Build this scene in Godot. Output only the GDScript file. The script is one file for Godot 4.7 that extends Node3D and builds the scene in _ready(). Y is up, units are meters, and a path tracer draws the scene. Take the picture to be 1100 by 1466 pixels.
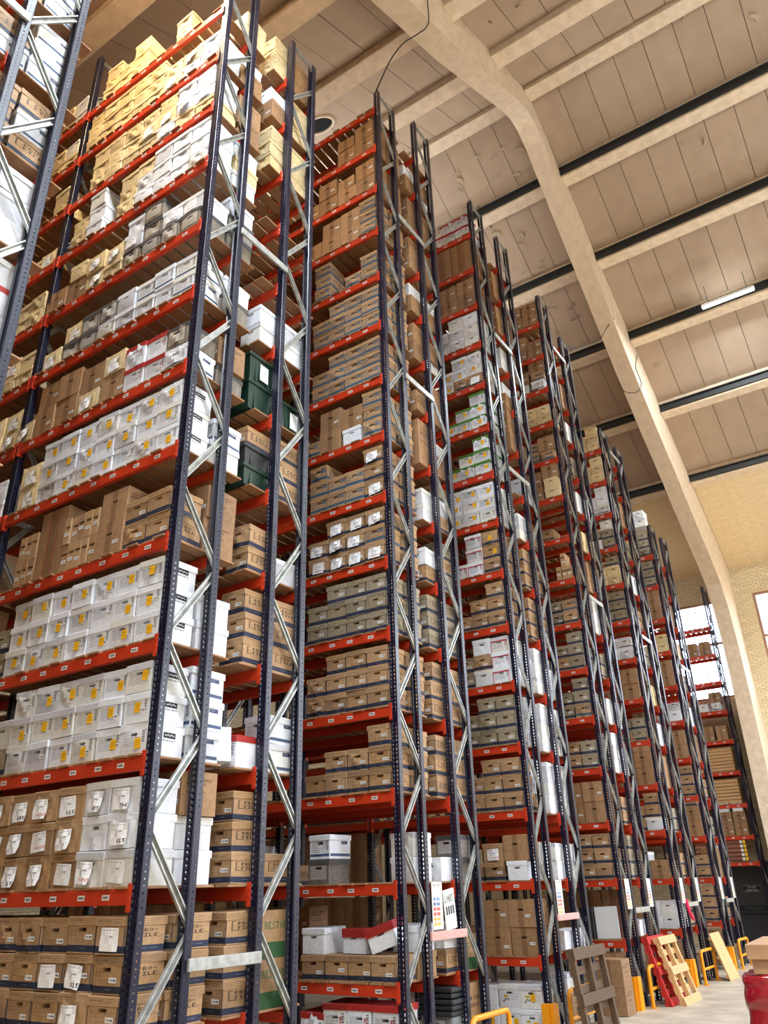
extends Node3D
# A records warehouse: rows of tall blue and orange pallet racking full of archive boxes,
# under a concrete gable roof on portal ribs. x = 0 is the plane of the rack ends along the main
# passage, -z runs away from the camera along that passage, y is up, metres.

var rng := RandomNumberGenerator.new()
var taken := {}
var mats := {}
var meshes := {}
var protos := {}
const P := 0.985      # shelf pitch
const BAY := 2.95     # bay pitch
const DEP := 0.58     # frame depth

# ------------------------------------------------------------------ mesh builder
class MB:
	var v := PackedVector3Array()
	var n := PackedVector3Array()
	var uv := PackedVector2Array()
	# corners counter-clockwise as seen from outside
	func quad(a: Vector3, b: Vector3, c: Vector3, d: Vector3, ua := Vector2(0, 1), ub := Vector2(1, 1), uc := Vector2(1, 0), ud := Vector2(0, 0)) -> void:
		var nn := (b - a).cross(c - a)
		if nn.length_squared() < 1e-16:
			nn = (c - a).cross(d - a)
		nn = nn.normalized()
		v.append_array([a, c, b, a, d, c])
		uv.append_array([ua, uc, ub, ua, ud, uc])
		for i in 6:
			n.append(nn)
	func tri(a: Vector3, b: Vector3, c: Vector3) -> void:
		var nn := (b - a).cross(c - a).normalized()
		v.append_array([a, c, b])
		uv.append_array([Vector2(0, 1), Vector2(1, 0), Vector2(1, 1)])
		for i in 3:
			n.append(nn)
	# a box with chamfered edges, placed by a transform
	func cbox(size: Vector3, ch: float, t := Transform3D.IDENTITY) -> void:
		var h := size * 0.5
		var q := Vector3(maxf(h.x - ch, 0), maxf(h.y - ch, 0), maxf(h.z - ch, 0))
		for ax in 3:
			var b1 := (ax + 1) % 3
			var b2 := (ax + 2) % 3
			for s in [-1.0, 1.0]:
				var pts: Array = []
				for k in [[-1, -1], [1, -1], [1, 1], [-1, 1]]:
					var p := Vector3.ZERO
					p[ax] = s * h[ax]
					p[b1] = k[0] * q[b1]
					p[b2] = k[1] * q[b2]
					pts.append(t * p)
				if s > 0:
					quad(pts[0], pts[1], pts[2], pts[3])
				else:
					quad(pts[3], pts[2], pts[1], pts[0])
		if ch <= 0.0:
			return
		for ax in 3:
			var b1 := (ax + 1) % 3
			var b2 := (ax + 2) % 3
			for s1 in [-1.0, 1.0]:
				for s2 in [-1.0, 1.0]:
					var a := Vector3.ZERO
					var b := Vector3.ZERO
					a[b1] = s1 * h[b1]
					a[b2] = s2 * q[b2]
					b[b1] = s1 * q[b1]
					b[b2] = s2 * h[b2]
					var a0 := a
					var b0 := b
					a0[ax] = -q[ax]
					b0[ax] = -q[ax]
					a[ax] = q[ax]
					b[ax] = q[ax]
					if s1 * s2 > 0:
						quad(t * a0, t * b0, t * b, t * a)
					else:
						quad(t * b0, t * a0, t * a, t * b)
		for sx in [-1.0, 1.0]:
			for sy in [-1.0, 1.0]:
				for sz in [-1.0, 1.0]:
					var p1 := t * Vector3(sx * h.x, sy * q.y, sz * q.z)
					var p2 := t * Vector3(sx * q.x, sy * h.y, sz * q.z)
					var p3 := t * Vector3(sx * q.x, sy * q.y, sz * h.z)
					if sx * sy * sz > 0:
						tri(p1, p2, p3)
					else:
						tri(p1, p3, p2)
	# a closed profile (counter-clockwise seen from +x: (z, y) pairs) swept along x
	func extrude(prof: PackedVector2Array, x0: float, x1: float, t := Transform3D.IDENTITY) -> void:
		var pr := prof
		if Geometry2D.is_polygon_clockwise(pr):
			pr = pr.duplicate()
			pr.reverse()
		var m := pr.size()
		for i in m:
			var a := pr[i]
			var b := pr[(i + 1) % m]
			quad(t * Vector3(x1, a.y, -a.x), t * Vector3(x0, a.y, -a.x), t * Vector3(x0, b.y, -b.x), t * Vector3(x1, b.y, -b.x))
		var ix := Geometry2D.triangulate_polygon(pr)
		for i in range(0, ix.size(), 3):
			var p: Array = []
			for k in 3:
				p.append(pr[ix[i + k]])
			if (p[1] - p[0]).cross(p[2] - p[0]) < 0:
				var tmp = p[1]
				p[1] = p[2]
				p[2] = tmp
			tri(t * Vector3(x1, p[0].y, -p[0].x), t * Vector3(x1, p[1].y, -p[1].x), t * Vector3(x1, p[2].y, -p[2].x))
			tri(t * Vector3(x0, p[0].y, -p[0].x), t * Vector3(x0, p[2].y, -p[2].x), t * Vector3(x0, p[1].y, -p[1].x))
	func tube(path: Array, r: float, sides := 8) -> void:
		var rings: Array = []
		var up := Vector3(0.12, 0.31, 0.94)
		for i in path.size():
			var d: Vector3 = (path[mini(i + 1, path.size() - 1)] - path[maxi(i - 1, 0)]).normalized()
			var s := d.cross(up).normalized()
			var w := s.cross(d).normalized()
			up = w
			var ring: Array = []
			for k in sides:
				var an := TAU * k / sides
				ring.append([path[i] + (s * cos(an) + w * sin(an)) * r, s * cos(an) + w * sin(an)])
			rings.append(ring)
		for i in path.size() - 1:
			for k in sides:
				var a = rings[i][k]
				var b = rings[i][(k + 1) % sides]
				var c = rings[i + 1][(k + 1) % sides]
				var d = rings[i + 1][k]
				var at := v.size()
				quad(a[0], b[0], c[0], d[0])
				if n[at].dot(a[1]) < 0:
					for j in range(at, v.size(), 3):
						var tmp := v[j + 1]
						v[j + 1] = v[j + 2]
						v[j + 2] = tmp
				# smooth normals to match the corners
				for j in range(at, v.size()):
					var best := 1e9
					for q in [a, b, c, d]:
						var e: float = v[j].distance_squared_to(q[0])
						if e < best:
							best = e
							n[j] = q[1]
		for e in [0, path.size() - 1]:
			var cen: Vector3 = path[e]
			var out: Vector3 = (path[0] - path[1]) if e == 0 else (path[e] - path[e - 1])
			for k in sides:
				var a: Vector3 = rings[e][k][0]
				var b: Vector3 = rings[e][(k + 1) % sides][0]
				if (a - cen).cross(b - cen).dot(out) > 0:
					tri(cen, a, b)
				else:
					tri(cen, b, a)
	func mesh() -> ArrayMesh:
		var arr := []
		arr.resize(Mesh.ARRAY_MAX)
		arr[Mesh.ARRAY_VERTEX] = v
		arr[Mesh.ARRAY_NORMAL] = n
		arr[Mesh.ARRAY_TEX_UV] = uv
		var m := ArrayMesh.new()
		m.add_surface_from_arrays(Mesh.PRIMITIVE_TRIANGLES, arr)
		return m

func xf(at: Vector3, rot := Vector3.ZERO) -> Transform3D:
	return Transform3D(Basis.from_euler(rot), at)

# ------------------------------------------------------------------ naming
func numbered(called: String) -> String:
	var k: int = taken.get(called, 0)
	taken[called] = k + 1
	return called if k == 0 else "%s_%03d" % [called, k]

func tag(o: Node, label: String, category: String, group := "", kind := "") -> Node:
	o.set_meta("label", label)
	if category != "":
		o.set_meta("category", category)
	if group != "":
		o.set_meta("group", group)
	if kind != "":
		o.set_meta("kind", kind)
	return o

func thing(called: String, label: String, category: String, at := Vector3.ZERO, group := "") -> Node3D:
	var o := Node3D.new()
	o.name = numbered(called)
	add_child(o)
	o.position = at
	tag(o, label, category, group)
	return o

func part(called: String, m: Mesh, mat: Material, parent: Node3D, t := Transform3D.IDENTITY) -> MeshInstance3D:
	var o := MeshInstance3D.new()
	if parent == self:
		o.name = numbered(called)
	else:
		var key := "%d/%s" % [parent.get_instance_id(), called]
		var k: int = taken.get(key, 0)
		taken[key] = k + 1
		o.name = called if k == 0 else "%s_%03d" % [called, k]
	o.mesh = m
	o.material_override = mat
	o.transform = t
	parent.add_child(o, true)
	return o

func struct(called: String, m: Mesh, mat: Material) -> MeshInstance3D:
	var o := part(called, m, mat, self)
	o.set_meta("kind", "structure")
	return o

func cbm(size: Vector3, ch: float) -> ArrayMesh:
	var key := "cb%s%s" % [size, ch]
	if not meshes.has(key):
		var b := MB.new()
		b.cbox(size, ch)
		meshes[key] = b.mesh()
	return meshes[key]

# ------------------------------------------------------------------ materials
func noise_tex(freq: float, c0: Color, c1: Color, size := 256, seed_ := 1, oct := 4) -> NoiseTexture2D:
	var nz := FastNoiseLite.new()
	nz.seed = seed_
	nz.noise_type = FastNoiseLite.TYPE_SIMPLEX_SMOOTH
	nz.frequency = freq
	nz.fractal_octaves = oct
	var g := Gradient.new()
	g.set_color(0, c0)
	g.set_color(1, c1)
	var t := NoiseTexture2D.new()
	t.width = size
	t.height = size
	t.seamless = true
	t.noise = nz
	t.color_ramp = g
	return t

func plain_mat(key: String, c: Color, rough := 0.7, metal := 0.0) -> StandardMaterial3D:
	if not mats.has(key):
		var m := StandardMaterial3D.new()
		m.resource_name = key
		m.albedo_color = c
		m.roughness = rough
		m.metallic = metal
		mats[key] = m
	return mats[key]

func noisy_mat(key: String, c0: Color, c1: Color, scale: Vector3, rough := 0.8, metal := 0.0, bump := 0.0, freq := 0.02, world := true) -> StandardMaterial3D:
	if not mats.has(key):
		var m := plain_mat(key, Color.WHITE, rough, metal)
		m.albedo_texture = noise_tex(freq, c0, c1, 512, key.hash() % 1000, 5)
		m.uv1_triplanar = true
		m.uv1_world_triplanar = world
		m.uv1_scale = scale
		if bump > 0.0:
			m.heightmap_enabled = true
			m.heightmap_texture = m.albedo_texture
			m.heightmap_scale = bump
	return mats[key]

func tex_mat(key: String, img: Image, rough := 0.75, tint := Color.WHITE) -> StandardMaterial3D:
	if not mats.has(key):
		var m := plain_mat(key, tint, rough)
		var tk := "tex_" + str(img.get_instance_id())
		if not mats.has(tk):
			mats[tk] = ImageTexture.create_from_image(img)
		m.albedo_texture = mats[tk]
		m.texture_repeat = false
	return mats[key]

# ------------------------------------------------------------------ print on boxes
const FONT := {"A": 0b010101111101101, "B": 0b110101110101110, "C": 0b011100100100011, "D": 0b110101101101110, "E": 0b111100110100111, "F": 0b111100110100100, "G": 0b011100101101011, "H": 0b101101111101101, "I": 0b111010010010111, "J": 0b001001001101010, "K": 0b101101110101101, "L": 0b100100100100111, "M": 0b101111111101101, "N": 0b110101101101101, "O": 0b010101101101010, "P": 0b110101110100100, "Q": 0b010101101111011, "R": 0b110101110101101, "S": 0b011100010001110, "T": 0b111010010010010, "U": 0b101101101101111, "V": 0b101101101101010, "W": 0b101101111111101, "X": 0b101101010101101, "Y": 0b101101010010010, "Z": 0b111001010100111, "0": 0b010101101101010, "1": 0b010110010010111, "2": 0b110001010100111, "3": 0b110001010001110, "4": 0b101101111001001, "5": 0b111100110001110, "6": 0b011100110101010, "7": 0b111001010010010, "8": 0b010101010101010, "9": 0b010101011001110, "-": 0b000000111000000, "/": 0b001001010100100}

func write(im: Image, text: String, x: int, y: int, s: int, c: Color, sy := 0) -> void:
	var hgt := s if sy == 0 else sy
	for ch in text:
		if FONT.has(ch):
			var bits: int = FONT[ch]
			for i in 15:
				if bits & (1 << (14 - i)):
					im.fill_rect(Rect2i(x + (i % 3) * s, y + (i / 3) * hgt, s, hgt), c)
		x += 4 * s

func scribble(im: Image, x: int, y: int, w: int, lines: int, step: int, c: Color, thick := 1) -> void:
	for k in lines:
		var cx := x
		while cx < x + w:
			var l := rng.randi_range(3, 9)
			for i in l:
				var yy := y + k * step + int(round(sin((cx + i) * 1.7 + k) * 1.2))
				im.fill_rect(Rect2i(mini(cx + i, x + w - 1), yy, 1, thick), c)
			cx += l + rng.randi_range(2, 5)

func speckle(im: Image, r: Rect2i, amount: float) -> void:
	var nz := FastNoiseLite.new()
	nz.seed = rng.randi() % 1000
	nz.frequency = 0.035
	nz.fractal_octaves = 4
	for y in range(r.position.y, r.end.y):
		for x in range(r.position.x, r.end.x):
			var p := im.get_pixel(x, y)
			var k := 1.0 + amount * nz.get_noise_2d(x, y * 0.6)
			im.set_pixel(x, y, Color(p.r * k, p.g * k, p.b * k))

# 256 x 256: left half the printed end, right half the long side; the top quarter is the lid
func box_print(kind: String) -> Image:
	var im := Image.create(256, 256, false, Image.FORMAT_RGB8)
	var kraft := Color(0.665, 0.53, 0.39)
	var navy := Color(0.12, 0.15, 0.25)
	var dark := Color(0.25, 0.18, 0.12)
	var white := Color(0.87, 0.88, 0.91)
	var ink := Color(0.10, 0.10, 0.16)
	match kind:
		"brown", "grey", "plainbrown":
			var base := kraft if kind != "grey" else Color(0.585, 0.535, 0.45)
			im.fill(base)
			speckle(im, Rect2i(0, 0, 256, 256), 0.10)
			for k in 3:
				im.fill_rect(Rect2i(6, 14 + k * 15, 112, 2), base * 0.55)
				im.fill_rect(Rect2i(134, 14 + k * 15, 116, 2), base * 0.55)
			write(im, "ARCHIVE", 8, 22, 2, base * 0.5)
			write(im, "RECORDS", 78, 36, 1, base * 0.5)
			if kind == "plainbrown":
				scribble(im, 22, 120, 80, 3, 12, dark)
			else:
				im.fill_rect(Rect2i(0, 212, 256, 36), navy)
				write(im, "STORAGE", 60, 226, 1, Color(0.55, 0.56, 0.6))
				write(im, "ARCHIVE STORAGE", 176, 226, 1, Color(0.55, 0.56, 0.6))
				for k in 4:
					im.fill_rect(Rect2i(14, 128 + k * 18, 60 + (k % 2) * 26, 1), dark)
				im.fill_rect(Rect2i(14, 128, 1, 54), dark)
				scribble(im, 18, 140, 50, 2, 18, dark)
				# the mark on the long side
				im.fill_rect(Rect2i(148, 120, 4, 56), dark)
				im.fill_rect(Rect2i(148, 172, 34, 4), dark)
				im.fill_rect(Rect2i(148, 120, 16, 3), dark)
				write(im, "PRO-", 172, 124, 4, dark)
				write(im, "FILE", 172, 150, 4, dark)
				for k in 3:
					im.fill_rect(Rect2i(230, 160 + k * 6, 22, 1), dark)
		"blue":
			im.fill(kraft)
			speckle(im, Rect2i(0, 0, 256, 256), 0.10)
			var bl := Color(0.22, 0.33, 0.42)
			for k in 2:
				im.fill_rect(Rect2i(4, 18 + k * 22, 248, 2), kraft * 0.6)
			im.fill_rect(Rect2i(4, 204, 248, 34), bl)
			for k in 4:
				im.fill_rect(Rect2i(86, 96 + k * 16, 36, 12), bl)
				write(im, "FILE", 90, 99 + k * 16, 1, kraft)
			im.fill_rect(Rect2i(12, 130, 18, 44), bl)
			im.fill_rect(Rect2i(15, 134, 12, 36), kraft)
			write(im, "CITY", 32, 134, 4, bl)
			scribble(im, 14, 178, 70, 2, 11, bl, 3)
			im.fill_rect(Rect2i(150, 120, 60, 60), bl)
			im.fill_rect(Rect2i(156, 126, 48, 48), kraft)
		"white", "plainwhite", "bluewhite", "redwhite", "greenwhite", "redpanel":
			im.fill(white)
			speckle(im, Rect2i(0, 0, 256, 256), 0.05)
			if kind != "plainwhite":
				for k in 5:
					im.fill_rect(Rect2i(12, 132 + k * 17, 78, 2), ink)
					scribble(im, 16, 123 + k * 17, 66, 1, 1, ink, 2)
				im.fill_rect(Rect2i(106, 110, 10, 78), white * 0.86)
				for k in 6:
					im.fill_rect(Rect2i(104, 112 + k * 13, 14, 4), ink)
			if kind == "white":
				im.fill_rect(Rect2i(182, 104, 44, 40), Color(0.13, 0.13, 0.14))
				for x in 34:
					im.fill_rect(Rect2i(187 + x, 122 + int(5 * sin(x * 0.45)), 2, 4), white)
				write(im, "BUDGET", 180, 154, 2, ink)
			if kind == "bluewhite":
				im.fill_rect(Rect2i(4, 214, 120, 22), Color(0.26, 0.33, 0.46))
				im.fill_rect(Rect2i(132, 214, 120, 22), Color(0.26, 0.33, 0.46))
				im.fill_rect(Rect2i(44, 118, 40, 18), Color(0.22, 0.26, 0.40))
				im.fill_rect(Rect2i(200, 112, 36, 26), Color(0.22, 0.26, 0.40))
				write(im, "FILES", 204, 121, 1, white)
			if kind == "redwhite":
				im.fill_rect(Rect2i(0, 0, 256, 62), Color(0.62, 0.12, 0.10))
				write(im, "5", 92, 130, 6, Color(0.6, 0.12, 0.1))
			if kind == "greenwhite":
				im.fill_rect(Rect2i(0, 0, 256, 60), Color(0.27, 0.46, 0.12))
			if kind == "redpanel":
				im.fill_rect(Rect2i(4, 70, 120, 54), Color(0.70, 0.10, 0.17))
				im.fill_rect(Rect2i(4, 70, 4, 180), Color(0.70, 0.10, 0.17))
				im.fill_rect(Rect2i(120, 70, 4, 180), Color(0.70, 0.10, 0.17))
		"cream":
			im.fill(Color(0.84, 0.76, 0.59))
			speckle(im, Rect2i(0, 0, 256, 256), 0.12)
			scribble(im, 24, 120, 76, 4, 16, dark, 2)
			scribble(im, 150, 130, 70, 2, 20, dark)
		"dark":
			im.fill(Color(0.47, 0.44, 0.41))
			speckle(im, Rect2i(0, 0, 256, 256), 0.25)
			im.fill_rect(Rect2i(12, 110, 100, 110), Color(0.72, 0.70, 0.68))
			scribble(im, 18, 122, 86, 6, 15, ink, 2)
			im.fill_rect(Rect2i(0, 0, 256, 60), Color(0.30, 0.29, 0.29))
		"carton":
			im.fill(Color(0.60, 0.465, 0.33))
			speckle(im, Rect2i(0, 0, 256, 256), 0.12)
			im.fill_rect(Rect2i(50, 0, 26, 256), Color(0.50, 0.37, 0.25))
			im.fill_rect(Rect2i(0, 0, 256, 3), Color(0.5, 0.34, 0.2))
			scribble(im, 16, 170, 80, 2, 14, dark)
			write(im, "DOC-N-BOX", 144, 150, 2, dark)
			write(im, "THE DOCUMENT", 144, 96, 2, dark)
			write(im, "WAREHOUSE", 144, 114, 2, dark)
		"restore":
			im.fill(Color(0.64, 0.51, 0.36))
			speckle(im, Rect2i(0, 0, 256, 256), 0.10)
			im.fill_rect(Rect2i(0, 192, 256, 64), Color(0.16, 0.33, 0.17))
			write(im, "RESTORE", 14, 110, 4, Color(0.25, 0.38, 0.22), 6)
			write(im, "RESTORE", 142, 110, 4, Color(0.25, 0.38, 0.22), 6)
		"runner":
			im.fill(white)
			speckle(im, Rect2i(0, 0, 256, 256), 0.05)
			im.fill_rect(Rect2i(56, 84, 26, 16), navy)
			for i in 40:
				im.fill_rect(Rect2i(20 + i, 196 + int(10 * sin(i * 0.25)) - i / 2, 4, 5), Color(0.1, 0.12, 0.2))
			im.fill_rect(Rect2i(30, 150, 24, 20), Color(0.75, 0.65, 0.2))
			scribble(im, 70, 140, 44, 3, 22, ink, 2)
	return im

func paper_img(mark: String, red := false) -> Image:
	var im := Image.create(128, 160, false, Image.FORMAT_RGB8)
	im.fill(Color(0.93, 0.93, 0.94))
	write(im, "NO 28 05 65", 14, 12, 2, Color(0.3, 0.3, 0.35))
	scribble(im, 12, 40, 96, 4, 14, Color(0.3, 0.3, 0.4), 1)
	for k in 3:
		for i in 24:
			im.fill_rect(Rect2i(66 + i, 56 + k * 4 + int(2 * sin(i * 0.8)), 1, 2), Color(0.2, 0.2, 0.3))
	if mark != "":
		write(im, mark, 60 - mark.length() * 4 if mark.length() > 4 else 58, 116, 4 if mark.length() > 4 else 6, Color(0.75, 0.08, 0.08) if red else Color(0.08, 0.08, 0.1))
	return im

func small_print(w: int, h: int, bg: Color) -> Image:
	var im := Image.create(w, h, false, Image.FORMAT_RGB8)
	im.fill(bg)
	return im

# ------------------------------------------------------------------ box shapes
# body of a lidded box: recessed hand holes in both ends; origin at the bottom centre
func body_mesh(w: float, h: float, d: float, hole: bool, taper := 0.985, slump := 0) -> ArrayMesh:
	var key := "body%.3f_%.3f_%.3f_%s_%.2f_%d" % [w, h, d, hole, taper, slump]
	if meshes.has(key):
		return meshes[key]
	var b := MB.new()
	var c := 0.005
	var hw := w * 0.5
	var hd := d * 0.5
	var swell: float = [0.0, 0.012, -0.008, 0.016][slump]
	var crease: float = [0.0, 0.0, 0.006, 0.010][slump]
	# weight of the load: the walls bow and crease between their corners
	var bend := func(p: Vector3) -> Vector3:
		var v := sin(PI * clampf(p.y / h, 0, 1))
		var fx := cos(PI * 0.5 * clampf(p.x / hw, -1, 1))
		var fz := cos(PI * 0.5 * clampf(p.z / hd, -1, 1))
		var q := p
		if absf(p.z) > hd * 0.9:
			q.z += signf(p.z) * (swell * fx * v + crease * fx * sin(p.x * 31.0 + p.y * 24.0))
		if absf(p.x) > hw * 0.9:
			q.x += signf(p.x) * swell * 0.6 * fz * v
		return q
	for s in [1.0, -1.0]:
		# end face at z = s * hd ; u runs left to right seen from outside
		var f := func(x: float, y: float, zz := 0.0) -> Vector3:
			var tp := lerpf(taper, 1.0, y / h)
			var p: Vector3 = bend.call(Vector3(x * s * tp, y, s * hd * tp))
			p.z -= s * zz
			return p
		var u := func(x: float, y: float) -> Vector2:
			return Vector2(0.5 * (x + hw) / w, 1.0 - 0.75 * y / h)
		var x0 := -hw + c
		var x1 := hw - c
		var ax := -0.045
		var bx := 0.045
		var ay := h * 0.60
		var by := h * 0.60 + 0.026
		var gx := [x0, x1]
		var gy := [0.0, h]
		if hole:
			gx = [x0, ax, bx, x1]
			gy = [0.0, ay, by, h]
		if slump > 0:
			gx = [x0, (x0 + ax) * 0.5, ax, 0.0, bx, (x1 + bx) * 0.5, x1]
			gy = [0.0, h * 0.2, h * 0.4, ay, by, h * 0.82, h]
		for gi in gx.size() - 1:
			for gj in gy.size() - 1:
				if hole and gx[gi] >= ax - 0.001 and gx[gi + 1] <= bx + 0.001 and absf(gy[gj] - ay) < 0.001:
					continue
				b.quad(f.call(gx[gi], gy[gj]), f.call(gx[gi + 1], gy[gj]), f.call(gx[gi + 1], gy[gj + 1]), f.call(gx[gi], gy[gj + 1]), u.call(gx[gi], gy[gj]), u.call(gx[gi + 1], gy[gj]), u.call(gx[gi + 1], gy[gj + 1]), u.call(gx[gi], gy[gj + 1]))
		if hole:
			var k := 0.15
			var dk := Vector2(0.02, 0.27)
			b.quad(f.call(ax, ay, k), f.call(bx, ay, k), f.call(bx, by, k), f.call(ax, by, k), dk, dk, dk, dk)
			b.quad(f.call(ax, ay), f.call(bx, ay), f.call(bx, ay, k), f.call(ax, ay, k), dk, dk, dk, dk)
			b.quad(f.call(ax, by, k), f.call(bx, by, k), f.call(bx, by), f.call(ax, by), dk, dk, dk, dk)
			b.quad(f.call(ax, ay), f.call(ax, ay, k), f.call(ax, by, k), f.call(ax, by), dk, dk, dk, dk)
			b.quad(f.call(bx, ay, k), f.call(bx, ay), f.call(bx, by), f.call(bx, by, k), dk, dk, dk, dk)
		# long side at x = s * hw
		var g := func(z: float, y: float) -> Vector3:
			var tp := lerpf(taper, 1.0, y / h)
			return bend.call(Vector3(s * hw * tp, y, -s * z * tp))
		var e := hd - c
		var nn := 4 if slump > 0 else 1
		for gi in nn:
			for gj in nn:
				var za := lerpf(-e, e, float(gi) / nn)
				var zb := lerpf(-e, e, float(gi + 1) / nn)
				var ya := h * gj / nn
				var yb := h * (gj + 1) / nn
				var ux := lerpf(0.505, 0.995, float(gi) / nn)
				var uz := lerpf(0.505, 0.995, float(gi + 1) / nn)
				b.quad(g.call(za, ya), g.call(zb, ya), g.call(zb, yb), g.call(za, yb), Vector2(ux, 1.0 - 0.75 * ya / h), Vector2(uz, 1.0 - 0.75 * ya / h), Vector2(uz, 1.0 - 0.75 * yb / h), Vector2(ux, 1.0 - 0.75 * yb / h))
		# the chamfered upright corners
		for q in [1.0, -1.0]:
			var lo := taper
			var a0 := Vector3(q * hw * lo, 0, s * e * lo)
			var a1 := Vector3(q * x1 * lo, 0, s * hd * lo)
			var b0 := Vector3(q * hw, h, s * e)
			var b1 := Vector3(q * x1, h, s * hd)
			var dk := Vector2(0.5, 0.9)
			if s * q > 0:
				b.quad(a1, a0, b0, b1, dk, dk, dk, dk)
			else:
				b.quad(a0, a1, b1, b0, dk, dk, dk, dk)
	var tu := Vector2(0.02, 0.27)
	b.quad(Vector3(-hw, h, hd), Vector3(hw, h, hd), Vector3(hw, h, -hd), Vector3(-hw, h, -hd), tu, tu, tu, tu)
	var l := taper
	b.quad(Vector3(-hw * l, 0, -hd * l), Vector3(hw * l, 0, -hd * l), Vector3(hw * l, 0, hd * l), Vector3(-hw * l, 0, hd * l), tu, tu, tu, tu)
	meshes[key] = b.mesh()
	return meshes[key]

# a lid skirt with a slightly crowned top; origin at the skirt's lower edge
func lid_mesh(w: float, lh: float, d: float) -> ArrayMesh:
	var key := "lid%.3f_%.3f_%.3f" % [w, lh, d]
	if meshes.has(key):
		return meshes[key]
	var b := MB.new()
	var hw := w * 0.5
	var hd := d * 0.5
	var c := 0.006
	for s in [1.0, -1.0]:
		b.quad(Vector3(-hw * s, 0, hd * s), Vector3(hw * s, 0, hd * s), Vector3(hw * s, lh - c, hd * s), Vector3(-hw * s, lh - c, hd * s), Vector2(0, 0.24), Vector2(0.5, 0.24), Vector2(0.5, 0.01), Vector2(0, 0.01))
		b.quad(Vector3(hw * s, 0, hd * s), Vector3(hw * s, 0, -hd * s), Vector3(hw * s, lh - c, -hd * s), Vector3(hw * s, lh - c, hd * s), Vector2(0.51, 0.24), Vector2(1, 0.24), Vector2(1, 0.01), Vector2(0.51, 0.01))
		var t := Vector2(0.02, 0.02)
		b.quad(Vector3(-hw * s, lh - c, hd * s), Vector3(hw * s, lh - c, hd * s), Vector3((hw - c) * s, lh, (hd - c) * s), Vector3(-(hw - c) * s, lh, (hd - c) * s), t, t, t, t)
		b.quad(Vector3(hw * s, lh - c, hd * s), Vector3(hw * s, lh - c, -hd * s), Vector3((hw - c) * s, lh, -(hd - c) * s), Vector3((hw - c) * s, lh, (hd - c) * s), t, t, t, t)
	var t2 := Vector2(0.02, 0.02)
	b.quad(Vector3(-hw + c, lh, hd - c), Vector3(hw - c, lh, hd - c), Vector3(hw - c, lh, -hd + c), Vector3(-hw + c, lh, -hd + c), t2, t2, t2, t2)
	b.quad(Vector3(-hw, 0, -hd), Vector3(hw, 0, -hd), Vector3(hw, 0, hd), Vector3(-hw, 0, hd), t2, t2, t2, t2)
	meshes[key] = b.mesh()
	return meshes[key]

# a sheet of paper taped on, bulging a little; back on z = 0
func sheet_mesh(w: float, h: float, bulge: float, curl: float) -> ArrayMesh:
	var key := "sheet%.3f_%.3f_%.3f_%.3f" % [w, h, bulge, curl]
	if meshes.has(key):
		return meshes[key]
	var b := MB.new()
	var nx := 4
	var ny := 3
	var pt := func(i: int, j: int) -> Vector3:
		var a := float(i) / nx
		var q := float(j) / ny
		return Vector3((a - 0.5) * w, (q - 0.5) * h, 0.002 + bulge * sin(PI * a) * (1.0 - 0.4 * q) + curl * a * a * (1.0 - q) + bulge * 0.5 * sin(a * 9.0 + q * 5.0))
	for i in nx:
		for j in ny:
			b.quad(pt.call(i, j), pt.call(i + 1, j), pt.call(i + 1, j + 1), pt.call(i, j + 1), Vector2(float(i) / nx, 1 - float(j) / ny), Vector2(float(i + 1) / nx, 1 - float(j) / ny), Vector2(float(i + 1) / nx, 1 - float(j + 1) / ny), Vector2(float(i) / nx, 1 - float(j + 1) / ny))
	meshes[key] = b.mesh()
	return meshes[key]

func label_mesh(w: float, h: float) -> ArrayMesh:
	var key := "label%.3f_%.3f" % [w, h]
	if meshes.has(key):
		return meshes[key]
	var b := MB.new()
	var z := 0.002
	b.quad(Vector3(-w, -h, z) * Vector3(0.5, 0.5, 1), Vector3(w, -h, z) * Vector3(0.5, 0.5, 1), Vector3(w, h, z) * Vector3(0.5, 0.5, 1), Vector3(-w, h, z) * Vector3(0.5, 0.5, 1))
	for k in 4:
		var a := Vector3([-w, w, w, -w][k] * 0.5, [-h, -h, h, h][k] * 0.5, 0)
		var c := Vector3([w, w, -w, -w][k] * 0.5, [-h, h, h, -h][k] * 0.5, 0)
		var up := Vector3(0, 0, z)
		b.quad(a, c, c + up, a + up)
	meshes[key] = b.mesh()
	return meshes[key]

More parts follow.
